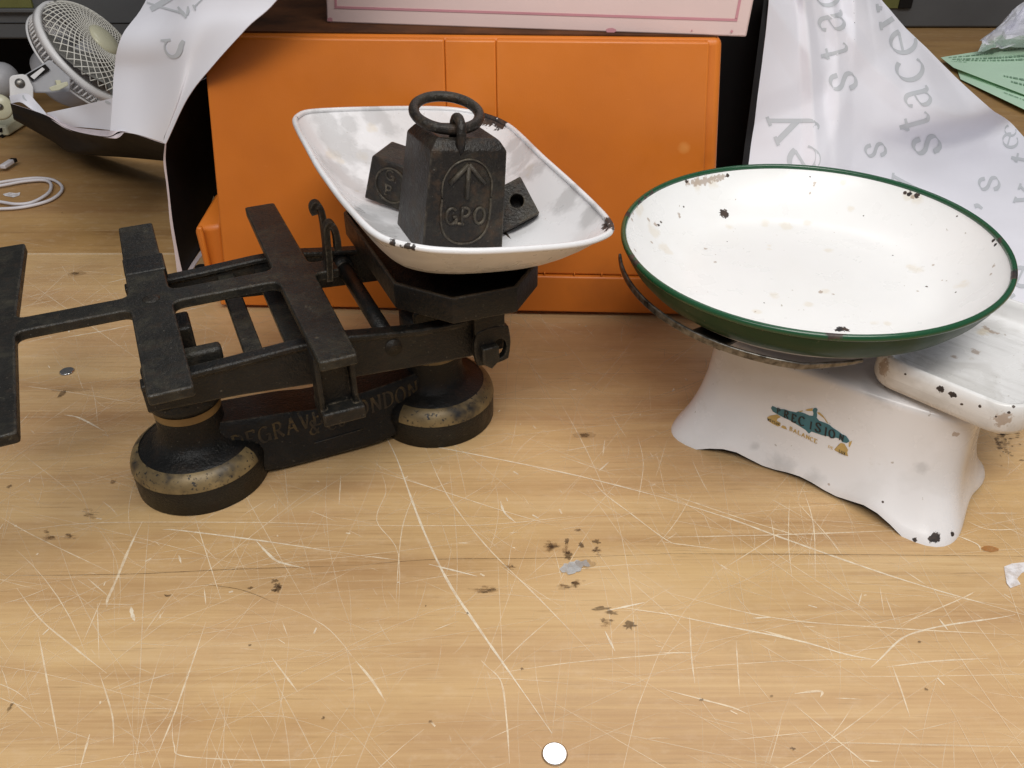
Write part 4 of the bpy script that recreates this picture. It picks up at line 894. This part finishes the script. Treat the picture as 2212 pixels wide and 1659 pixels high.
gsm = [(hit(bvp, 603.5 + x * .3348, 164.6 + y * .3348), r) for x, y, r in ((340, 380, .016), (420, 480, .016), (380, 620, .017), (560, 520, .012), (300, 300, .012), (480, 700, .014), (620, 260, .012), (700, 330, .010), (1560, 520, .016), (1620, 620, .012), (1500, 440, .01), (1180, 200, .01), (560, 900, .012), (640, 980, .014), (1850, 800, .014), (2000, 900, .01), (450, 300, .01))]
chip = [(q, r * (.62 if r < .006 else .8)) for q, r in chip]
M['pan'] = enamel('white_pan_enamel', (.72, .72, .735), chip, smudge, [], .22, .2, (.42, .4, .38), 420, 11, .3)
_t = NT(M['pan'].node_tree); _b = M['pan'].node_tree.nodes['Principled BSDF']; _src = _b.inputs['Base Color'].links[0].from_socket
_t.link(_t.mix(_t.math('MULTIPLY', _t.spots(gsm, .6, 70, .22), .5), _src, (.36, .36, .36)), _b.inputs['Base Color'])
shell.data.materials[0] = M['pan']
m2 = MB(); m2.tube(rim, .0022, 10, True); m2.build('rolled_rim', M['pan'], pan, weld=False)
floor = pc - pn * .045
# large bar weight
wrot = Matrix.Rotation(-.1088, 3, 'X') @ Matrix.Rotation(.1094, 3, 'Y') @ Matrix.Rotation(.4055, 3, 'Z')
wx, wy, wz = wrot.col[0], wrot.col[1], wrot.col[2]
hgt = .0747; bc = Vector((-.047, .5808, .1775)) - wz * .005
def wp(x, y, z): return bc + wx * x + wy * y + wz * z
bw = thing('bar_weight', bc, 'large tapered black iron weight with a ring on top and an embossed arrow', 'weight')
m2 = MB(); V = []
HB, HT = .0307, .0275
lv = [(HB, 0), (HB, .002), (HT, hgt), (HT - .0006, hgt + .0015), (HT - .0042, hgt + .0065), (HT - .0068, hgt + .0082), (HT - .0076, hgt + .0076), (.013, hgt + .0042)]
for h, z in lv: V += [wp(a * h, b * h, z) for a, b in ((-1, -1), (1, -1), (1, 1), (-1, 1))]
F = [(k * 4 + i, k * 4 + (i + 1) % 4, k * 4 + 4 + (i + 1) % 4, k * 4 + 4 + i) for k in range(len(lv) - 1) for i in range(4)] + [(3, 2, 1, 0), tuple(len(lv) * 4 - 4 + i for i in range(4))]
m2.add(V, F); body = m2.build('weight_body', M['iron_rust'], bw, .0013, 3, angle=12)
def wfront(a, b, d=0.):                               # a across, b up the sloping front face
    a = a * 1.25; b = (b - .031) * 1.18 + .0395
    h = HB + (HT - HB) * b / hgt; return wp(a, -h - d, b)
m2 = MB()
def bar(pts, r=.0011): m2.tube([wfront(a, b, .0004) for a, b in pts], r, 8)
for pts in ([(-.0105, .0425), (-.0002, .0535)], [(.0102, .0425), (0, .0535)], [(0, .0525), (0, .0335)]): bar(pts, .0017)
bar(catmull([(-.0145, .0335, 0), (-.0145, .021, 0), (-.012, .0125, 0), (-.0065, .0075, 0), (0, .0062, 0), (.0065, .0075, 0), (.012, .0125, 0), (.0145, .021, 0), (.0145, .0335, 0)], 5) and [(q.x, q.y) for q in catmull([(-.0145, .0335, 0), (-.0145, .021, 0), (-.012, .0125, 0), (-.0065, .0075, 0), (0, .0062, 0), (.0065, .0075, 0), (.012, .0125, 0), (.0145, .021, 0), (.0145, .0335, 0)], 5)], .0009)
bar([(q.x, q.y) for q in catmull([(-.0145, .0345, 0), (-.0142, .044, 0), (-.009, .053, 0), (0, .0565, 0), (.009, .053, 0), (.0142, .044, 0), (.0145, .0345, 0)], 5)], .0007)
x0 = -.0117
for ch_, adv in (('G', .0086), ('P', .0082), ('O', .0)):
    for st in glyph(ch_):
        P = catmull([(x, y, 0) for x, y in st], 4) if len(st) > 2 else [Vector((*st[0], 0)), Vector((*st[1], 0))]
        m2.tube([wfront(x0 + q.x * .0068, .0185 + q.y * .0068, .0003) for q in P], .00115, 7)
    x0 += adv
m2.tube([wfront(-.0038, .0184, 0), wfront(-.0038, .0190, .0012)], .001, 8)
M['mark'] = iron('dusty_relief', (.033, .027, .02), .5, .5); m2.build('embossed_mark', M['mark'], bw, weld=False)
rc = at(965, 243, .266); rn = Vector((.14, -.19, .97)).normalized(); ra = (Vector((1, 0, 0)) - rn * rn.x).normalized(); rb = rn.cross(ra)
m2 = MB(); m2.tube([rc + (ra * math.cos(k * math.pi / 24) + rb * math.sin(k * math.pi / 24) * .98) * .0228 for k in range(48)], .0037, 12, True); m2.build('ring', M['iron_rust'], bw, weld=False)
sc0 = rc + (ra * .38 - rb * .92) * .0228; tn = (ra * .92 + rb * .38).normalized(); sd = (rb * .92 - ra * .38).normalized()
m2 = MB(); m2.tube([sc0 - wz * .016 - sd * .0055] + [sc0 + (-sd * math.cos(k * math.pi / 10) * .0072 + wz * math.sin(k * math.pi / 10) * .0072) for k in range(11)] + [sc0 - wz * .016 + sd * .0055], .0034, 12); m2.build('staple', M['iron_rust'], bw, weld=False)
# small weights
def frame(x, y): x = Vector(x).normalized(); y = Vector(y); y = (y - x * y.dot(x)).normalized(); return x, y, x.cross(y)
x_, y_, z_ = frame((.90, -.40, -.16), (.40, .91, .08))
o0 = Vector((-.1135, .632, .186)); sw_ = thing('block_weight', o0, 'small square iron weight with embossed ring, left of the big ringed weight', 'weight', 'small iron weights in the pan')
def bw1(a, b, c): return o0 + x_ * a + y_ * b + z_ * c
m2 = MB(); m2.hexa([bw1(-.002, -.002, 0), bw1(.036, -.002, 0), bw1(.036, .036, 0), bw1(-.002, .036, 0)], [bw1(.002, .0025, .036), bw1(.032, .0025, .036), bw1(.032, .0325, .036), bw1(.002, .0325, .036)]); m2.build('weight_body', M['iron_rust'], sw_, .0014)
m2 = MB(); m2.tube([bw1(.021 + .0135 * math.cos(k * .2618), -.0022 + .0012 * (.018 + .0135 * math.sin(k * .2618)) / .01, .018 + .0135 * math.sin(k * .2618)) for k in range(24)], .0009, 7, True)
for ch_, xx, zz in (('G', .0155, .022), ('P', .0155, .0095)):
    for st in glyph(ch_):
        P = catmull([(x, y, 0) for x, y in st], 4) if len(st) > 2 else [Vector((*st[0], 0)), Vector((*st[1], 0))]
        m2.tube([bw1(xx + q.x * .0075, -.0018 + .12 * (zz + q.y * .0055), zz + q.y * .0055) for q in P], .0009, 6)
m2.build('embossed_mark', M['mark'], sw_, weld=False)
fc = at(1112, 441, .19); nz_ = Vector((.05, -.84, .54)).normalized()
R_ = Vector((1, 0, 0)); R_ = (R_ - nz_ * R_.dot(nz_)).normalized(); U_ = nz_.cross(R_)
ax1 = R_ * .5 - U_ * .866; ax2 = R_ * .866 + U_ * .5; ax1 = (R_ * .47 - U_ * .88).normalized(); ax2 = nz_.cross(ax1).normalized()
fc = at(1106, 441, .192); hs = .0155
sw2 = thing('block_weight', fc - nz_ * .014, 'small iron weight with a drilled hole, tipped on edge beside the big ringed weight', 'weight', 'small iron weights in the pan')
m2 = MB(); A = [(-1, -1), (1, -1), (1, 1), (-1, 1)]; K = 24; V = []
circ = [(math.cos(2 * math.pi * k / K), math.sin(2 * math.pi * k / K)) for k in range(K)]
def b2(a, b, d): return fc + ax1 * a + ax2 * b - nz_ * d
hx, hy = -.0005, .0045
def sq(x, y): k = hs / max(abs(x), abs(y)); return x * k, y * k
V = [b2(*sq(x, y), 0) for x, y in circ] + [b2(hx + x * .0052, hy + y * .0052, 0) for x, y in circ] + [b2(hx + x * .0050, hy + y * .0050, .02) for x, y in circ] + [b2(*[q * 1.04 for q in sq(x, y)], .026) for x, y in circ]
F = []
for k in range(K):
    j = (k + 1) % K; F += [(k, j, K + j, K + k), (K + k, K + j, 2 * K + j, 2 * K + k), (k, 3 * K + k, 3 * K + j, j)]
F += [[2 * K + k for k in range(K)], [3 * K + k for k in range(K)][::-1]]
m2.add(V, F); m2.build('weight_body', M['iron_rust'], sw2, .0007)

# ================================================================ white enamel kitchen scale
KA = Vector((.799, -.602, 0)); KB = Vector((.602, .799, 0)); KC = Vector((.2586, .5495, 0))
def kp(a, b, z): return KC + KA * a + KB * b + E3 * z
ks = thing('kitchen_scale', KC, 'white enamel kitchen balance with flared feet and a worn teal maker transfer', 'weighing scale')
def base_pt(th, h):
    """plan angle th, height fraction h (0 foot edge, 1 top shoulder)"""
    c, s = math.cos(th), math.sin(th); n = 4.6
    k = (abs(c) ** n + abs(s) ** n) ** (-1 / n); ux_, uy_ = c * k, s * k                # unit squircle
    corner = (abs(ux_) * abs(uy_)) ** 2
    hq = max(0, (h - .02) / .98); fl = (1 - hq) ** 3.2; flw = (1 - h) ** 1.25
    A_ = .1005 + .003 * flw + fl * (.010 + .016 * corner); B_ = .0385 + .007 * flw + fl * (.0075 + .034 * corner)
    a = ux_ * A_; b = uy_ * B_
    u = ux_; v = uy_
    if abs(uy_) > .97:                                # long sides: two arches and a low middle
        zb = .0155 * math.exp(-((abs(u) - .52) / .19) ** 2) + .006 * math.exp(-(u / .22) ** 2)
    else: zb = .007 * math.exp(-(v / .42) ** 2)
    zb *= 1 - min(1, corner * 1.6)
    return a, b, zb + (.088 - zb) * h
m2 = MB(); NT_, NH = 160, 26
hs_ = [i / NH for i in range(NH + 1)]
ths = [2 * math.pi * k / NT_ for k in range(NT_)]
# even spacing along the sides
def even(th): return math.atan2(.45 * math.sin(th), math.cos(th))
V = [kp(*base_pt(even(t_), h)) for h in hs_ for t_ in ths]; W = NT_
for sc, z in ((.985, .0905), (.95, .0922), (.88, .0928), (.5, .0928), (.01, .0928)):
    for t_ in ths: a, b, _ = base_pt(even(t_), 1); k = .006 * (1 - sc) / .12 if sc > .8 else 0; V.append(kp(a * sc, b * sc if sc < .8 else b * (1 - (1 - sc) * 2), z))
rows = NH + 6
F = [(j * W + i, j * W + (i + 1) % W, (j + 1) * W + (i + 1) % W, (j + 1) * W + i) for j in range(rows - 1) for i in range(W)]
m2.add(V, F, 0, True)
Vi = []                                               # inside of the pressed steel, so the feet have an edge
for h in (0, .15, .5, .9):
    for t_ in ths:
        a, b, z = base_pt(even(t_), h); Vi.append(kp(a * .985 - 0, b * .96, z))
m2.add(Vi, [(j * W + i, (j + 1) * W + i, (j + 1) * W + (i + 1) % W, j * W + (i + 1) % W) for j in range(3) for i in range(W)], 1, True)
def kfront(px, py):                                   # place on the front of the base seen at a survey point
    return None
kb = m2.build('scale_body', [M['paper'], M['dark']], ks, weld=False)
bvk = bvh_of(kb)
base_chips = [(hit(bvk, px, py), r) for px, py, r in ((2021, 1160, .0038), (1976, 1166, .0016), (2058, 1153, .002), (2014, 1164, .003), (1907, 1084, .0009))]
base_rust = [(hit(bvk, px, py), r) for px, py, r in ((1916, 836, .0022), (1790, 1046, .001), (2064, 938, .002))]
base_grey = [(hit(bvk, px, py), r) for px, py, r in ((1680, 1000, .007), (1700, 1010, .006), (1760, 1030, .006), (1748, 1036, .005), (1990, 1010, .004), (1905, 855, .009), (1890, 845, .008), (1630, 965, .003))]  # soft grey patches low on the body and near the tray
M['base'] = enamel('white_base_enamel', (.75, .735, .745), base_chips, [], base_rust, .12, .14, (.45, .42, .38), 420, 16)
_t = NT(M['base'].node_tree); _b = M['base'].node_tree.nodes['Principled BSDF']; _src = _b.inputs['Base Color'].links[0].from_socket
_t.link(_t.mix(_t.math('MULTIPLY', _t.spots(base_grey, .7, 90, .5), .34), _src, (.3, .3, .3)), _b.inputs['Base Color'])
kb.data.materials[0] = M['base']
# maker's transfer, measured in the close-up of the photograph
def zc5(x, y): return (1645.7 + x * .12401, 822.9 + y * .12401)
m2 = MB()
teal = [(160, 470), (185, 432), (230, 450), (300, 488), (390, 490), (480, 520), (600, 545), (640, 525), (740, 560), (830, 600), (895, 605), (900, 560), (885, 510), (905, 470), (950, 465), (975, 495), (960, 540), (965, 590), (960, 640), (1000, 690), (1100, 725), (1180, 760), (1240, 815), (1330, 870), (1400, 925), (1470, 955), (1510, 1010), (1530, 1050), (1480, 1080), (1400, 1060), (1370, 1010), (1290, 985), (1250, 1000), (1150, 960), (1060, 945), (940, 905), (870, 880), (820, 915), (760, 850), (640, 775), (500, 690), (370, 630), (260, 570), (190, 530)]
onto_poly(m2, bvk, [zc5(*p) for p in teal], 0, 0)
for g_ in ([(95, 630), (150, 600), (270, 580), (335, 625), (275, 655), (260, 690), (330, 730), (325, 780), (280, 790), (180, 740), (110, 690)], [(330, 800), (365, 770), (420, 790), (440, 845), (390, 830)], [(755, 505), (800, 485), (890, 470), (885, 520), (800, 520)], [(640, 530), (710, 508), (720, 525), (670, 540)], [(965, 540), (1010, 545), (1060, 590), (1100, 640), (1165, 740), (1130, 720), (1090, 655), (1040, 610), (980, 570)], [(1355, 1090), (1380, 1075), (1440, 1090), (1490, 1170), (1505, 1200), (1490, 1240), (1505, 1310), (1420, 1280), (1280, 1210), (1265, 1190), (1340, 1205), (1380, 1190), (1380, 1130)], [(1520, 1060), (1575, 1040), (1560, 1090), (1530, 1155), (1515, 1130)]):
    onto_poly(m2, bvk, [zc5(*p) for p in g_], 1, 1)
o5 = onto(bvk, .0007, .00004)
def tw(text, cx, cy, sx, sy, deg, mi, thick=.2, skew=0):
    a = R(deg); ex = Vector((math.cos(a), math.sin(a))) * sx * .12401; ey = Vector((math.sin(a) * .3, -1)) * sy * .12401
    write(m2, text, zc5(cx, cy), ex, ey, o5, mi, thick=thick, thin=.13)
for ch_, x, y, s in (('P', 265, 545, 60), ('R', 385, 620, 82), ('E', 515, 690, 88), ('C', 640, 745, 105), ('I', 835, 820, 85), ('S', 930, 860, 108), ('I', 1090, 935, 95), ('O', 1165, 960, 95), ('N', 1350, 1010, 70)):
    tw(ch_, x, y, s * 1.15, s, 24, 2, .3)
tw('WEYLUX', 100, 680, 34, 27, 24, 2, .26); tw('BALANCE', 485, 850, 66, 45, 26, 1, .32); tw('DE', 1160, 1150, 44, 28, 26, 3, .26); tw('LUX', 1345, 1240, 40, 36, 25, 2, .26)
m2.build('maker_transfer', [M['teal'], M['transfer_gold'], M['transfer_black'], M['transfer_gold']], ks, weld=False)
# stand-offs, hoop and bracket under the dish
DC = Vector((.2253, .5926, 0)); DR = .1418
m2 = MB(); m2.lathe([(.05, .121), (.05, .1245), (0, .1245)], DC, 40); m2.lathe([(.012, .0925), (.012, .122)], DC, 20); m2.build('dish_support', M['iron'], ks, weld=False)
hp = []
for k in range(25):
    th = R(176 + (276 - 176) * k / 24); z = .150 - .018 * (k / 24) ** .55 + .001 * (k / 24); rr = .1415 - .017 * min(1, (k / 24) * 1.15) - (.012 * max(0, (k - 19) / 5))
    hp.append(Vector((DC.x + rr * math.cos(th), DC.y + rr * math.sin(th), z)))
m2 = MB(); n = len(hp); V = []
for i, p in enumerate(hp):
    t_ = (hp[min(i + 1, n - 1)] - hp[max(i - 1, 0)]).normalized(); q = Vector((-t_.y, t_.x, 0)).normalized() * .0011; hh = Vector((0, 0, .0027 * (1 - .5 * max(0, (i - 18) / 6))))
    V += [p + q - hh, p - q - hh, p - q + hh, p + q + hh]
m2.add(V, [(4 * i + k, 4 * i + (k + 1) % 4, 4 * i + 4 + (k + 1) % 4, 4 * i + 4 + k) for i in range(n - 1) for k in range(4)] + [(0, 1, 2, 3), tuple(4 * n - 4 + k for k in range(4))])
m2.build('dish_hoop', M['hoop'], ks, .0006)
m2 = MB(); th = R(222); dv = Vector((math.cos(th), math.sin(th), 0)); lv_ = Vector((-dv.y, dv.x, 0))
m2.hexa([DC + dv * .03 - lv_ * .012 + E3 * .118, DC + dv * .03 + lv_ * .012 + E3 * .118, DC + dv * .123 + lv_ * .016 + E3 * .129, DC + dv * .123 - lv_ * .013 + E3 * .129], [DC + dv * .03 - lv_ * .012 + E3 * .121, DC + dv * .03 + lv_ * .012 + E3 * .121, DC + dv * .123 + lv_ * .016 + E3 * .132, DC + dv * .123 - lv_ * .013 + E3 * .132]); m2.build('hoop_arm', M['iron'], ks, .0008)

# rectangular weight tray on the right end
ta = Vector((.70, -.714, 0)).normalized(); tb = Vector((-ta.y, ta.x, 0)); t0 = at(1887, 762, .121)
def tp(a, b, z): return t0 + ta * a + tb * b + E3 * z
TW, TD = .102, .15
def rrect(x0, x1, y0, y1, r, n=8):
    out = []
    for cx, cy, a0 in ((x1 - r, y1 - r, 0), (x0 + r, y1 - r, 90), (x0 + r, y0 + r, 180), (x1 - r, y0 + r, 270)):
        out += [(cx + r * math.cos(R(a0 + 90 * k / n)), cy + r * math.sin(R(a0 + 90 * k / n))) for k in range(n + 1)]
    return out
prof_t = [(.004, -.024), (-.0005, -.022), (-.0022, -.018), (-.002, -.006), (-.0008, -.0005), (.001, .001), (.003, 0), (.0045, -.004), (.0062, -.0115), (.010, -.0135), (.03, -.014)]
m2 = MB(); V = []; ring0 = None
for ins, z in prof_t:
    q = rrect(ins, TW - ins, ins, TD - ins, max(.004, .02 - ins * .6)); N = len(q); V += [tp(a, b, z) for a, b in q]
F = [(j * N + i, j * N + (i + 1) % N, (j + 1) * N + (i + 1) % N, (j + 1) * N + i) for j in range(len(prof_t) - 1) for i in range(N)] + [[(len(prof_t) - 1) * N + i for i in range(N)], list(range(N))[::-1]]
m2.add(V, F, 0, True)
def pxz(x, y): return (1810.4 + x * .18154, 658.3 + y * .18154)
wt = m2.build('weight_tray', [M['paper']], weld=False); bvt = bvh_of(wt)
tchips = [(hit(bvt, *pxz(x, y)), r * .66) for x, y, r in ((1215, 1005, .0036), (1205, 1015, .002), (1365, 1068, .0034), (1340, 1055, .0025), (1390, 1085, .0016), (1470, 1185, .0014), (2030, 1280, .0018), (1690, 1210, .0016), (2085, 1210, .0016), (800, 825, .0012), (1880, 1330, .001))]
trust = [(hit(bvt, *pxz(x, y)), r) for x, y, r in ((1740, 262, .0018), (1770, 285, .002), (1810, 312, .002), (1850, 332, .002), (1885, 335, .0022), (540, 720, .005), (530, 780, .004), (1640, 560, .003), (1960, 1370, .005), (1380, 620, .0022))]
tstain = [(hit(bvt, *pxz(1720, 320)), .005)]
mt = enamel('white_tray_enamel', (.74, .735, .735), tchips, tstain, trust, .3, .2, (.36, .34, .3), 480, 22)
nt = mt.node_tree; t = NT(nt); b = nt.nodes['Principled BSDF']; src = b.inputs['Base Color'].links[0].from_socket
an = math.atan2(ta.y, ta.x)
g1 = t.n('ShaderNodeNewGeometry'); mp = t.n('ShaderNodeVectorRotate', rotation_type='Z_AXIS'); mp.inputs['Angle'].default_value = -an; t.link(g1.outputs['Position'], mp.inputs['Vector'])
sc_ = t.n('ShaderNodeVectorMath', operation='MULTIPLY'); t.link(mp.outputs[0], sc_.inputs[0]); sc_.inputs[1].default_value = (18, 330, 60)
wear = t.mapr(t.noise(sc_.outputs[0], 1, 4, .6), .45, .68, 0, .4)
zone = t.mapr(t.noise(t.pos(), 17, 3, .5), .42, .6); sep = t.n('ShaderNodeSeparateXYZ'); t.link(g1.outputs['Position'], sep.inputs[0]); flat = t.math('LESS_THAN', sep.outputs['Z'], .1085)
t.link(t.mix(t.math('MULTIPLY', t.math('MULTIPLY', wear, zone), flat), src, (.36, .35, .33)), b.inputs['Base Color'])
wt.data.materials[0] = mt; tag(wt, 'white enamel rectangular tray with chipped rim on the right end of the kitchen balance', 'tray')
m2 = MB(); m2.box(kp(.06, 0, .0928), (.05, .04, .004), Matrix((KA, KB, E3)).transposed()); m2.build('tray_support', M['iron'], ks)

# round dish
dn = Vector((-.02, -.02, 1)).normalized(); d1 = (Vector((1, 0, 0)) - dn * dn.x).normalized(); d2 = dn.cross(d1); DO = Vector((DC.x, DC.y, .1705))
dish = thing('enamel_dish', (DC.x, DC.y, .13), 'large round white enamel dish with green rim, sitting on the kitchen balance', 'dish')
def dz6(x, y): return (1316.6 + x * .40476, 329.2 + y * .40476)
def dpt(x, y, off=-.004):
    d = ray(*dz6(x, y)); o = DO + dn * off; return CAM + d * ((o - CAM).dot(dn) / d.dot(dn))
inner = [(0, -.0375), (.06, -.0375), (.085, -.0372), (.096, -.036), (.106, -.0325), (.116, -.026), (.125, -.0185), (.132, -.010), (.1365, -.0035), (.1385, .0004)]
m2 = MB(); m2.lathe(inner, DO, 120, (d1, d2, dn)); bowl = m2.build('dish_bowl', M['paper'], dish); bvd = bvh_of(bowl)
def dl(L_): return [(hit(bvd, *dz6(x, y)), r * .78) for x, y, r in L_]
dchips = dl([(612, 326, .0052), (606, 320, .004), (620, 330, .004), (630, 124, .0024), (1240, 943, .0042), (1220, 948, .003), (1262, 947, .003), (1600, 220, .0028), (1640, 230, .0032), (1580, 214, .002), (826, 803, .0008), (1692, 716, .0011), (1848, 746, .0009), (1070, 130, .0008), (262, 388, .0018), (275, 372, .0015), (2048, 470, .002), (2060, 492, .0018), (412, 156, .0022), (396, 290, .0009), (1855, 340, .001), (1512, 550, .0008), (628, 475, .0008), (1355, 338, .0009)])
drust = dl([(1094, 165, .0017), (1090, 175, .0013), (1072, 217, .0014), (370, 330, .0022), (374, 345, .0018), (563, 585, .0017), (512, 513, .002), (1644, 740, .0016), (2050, 607, .0017), (2035, 650, .0013), (418, 163, .0034), (440, 158, .0026), (452, 166, .003), (470, 156, .0042), (492, 153, .003), (512, 150, .0044), (528, 149, .003), (548, 141, .0036), (560, 143, .003), (586, 134, .004), (604, 131, .003), (480, 170, .002), (535, 158, .0022), (575, 150, .0018), (207, 358, .002), (245, 385, .0025), (225, 480, .0018), (145, 285, .0022), (125, 330, .0022), (120, 360, .002), (1126, 745, .0022), (1195, 757, .0013), (1775, 683, .0012), (1728, 600, .0013), (135, 520, .002), (1620, 238, .0025), (780, 850, .0018)])
dstain = dl([(1620, 615, .0052), (1650, 625, .0052), (1600, 606, .003), (852, 498, .003), (848, 515, .0026), (285, 505, .0065), (305, 525, .005), (1285, 298, .0035), (1640, 245, .006), (1600, 232, .005), (1246, 162, .003), (240, 420, .007), (220, 400, .005), (790, 850, .004), (1420, 912, .004), (1480, 912, .003), (1880, 710, .006), (1890, 690, .004), (470, 175, .006), (550, 158, .006), (150, 310, .006), (170, 290, .005), (940, 395, .006), (830, 378, .005), (1058, 378, .004), (1170, 523, .0042), (880, 765, .005), (1150, 742, .004), (1060, 808, .004), (640, 397, .004)])
M['dish'] = enamel('white_dish_enamel', (.81, .81, .805), dchips, dstain, drust, .05, .24, (.7, .66, .55), 520, 12, .26)
bowl.data.materials[0] = M['dish']
rust_px = [(395, 155), (420, 145), (240, 215), (210, 240), (180, 265), (1180, 965), (1210, 968), (1240, 960), (1490, 172), (1600, 212), (1650, 226), (1690, 245), (2150, 640), (2145, 660), (2060, 465), (110, 560), (90, 330), (130, 590)]
M['green'] = enamel('green_enamel', (.009, .066, .026), [(dpt(*p, .002), .0042) for p in rust_px], [], [], .0, .16, (.01, .06, .02), 260)
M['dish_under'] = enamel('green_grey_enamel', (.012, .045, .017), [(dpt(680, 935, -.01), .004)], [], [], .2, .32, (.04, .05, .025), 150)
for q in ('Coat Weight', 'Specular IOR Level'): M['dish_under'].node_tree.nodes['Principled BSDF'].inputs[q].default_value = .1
m2 = MB(); m2.tube([DO + (d1 * math.cos(k * 2 * math.pi / 120) + d2 * math.sin(k * 2 * math.pi / 120)) * .1398 + dn * .0002 for k in range(120)], .0022, 14, True, flat=1.15); m2.build('green_rim', M['green'], dish, weld=False)
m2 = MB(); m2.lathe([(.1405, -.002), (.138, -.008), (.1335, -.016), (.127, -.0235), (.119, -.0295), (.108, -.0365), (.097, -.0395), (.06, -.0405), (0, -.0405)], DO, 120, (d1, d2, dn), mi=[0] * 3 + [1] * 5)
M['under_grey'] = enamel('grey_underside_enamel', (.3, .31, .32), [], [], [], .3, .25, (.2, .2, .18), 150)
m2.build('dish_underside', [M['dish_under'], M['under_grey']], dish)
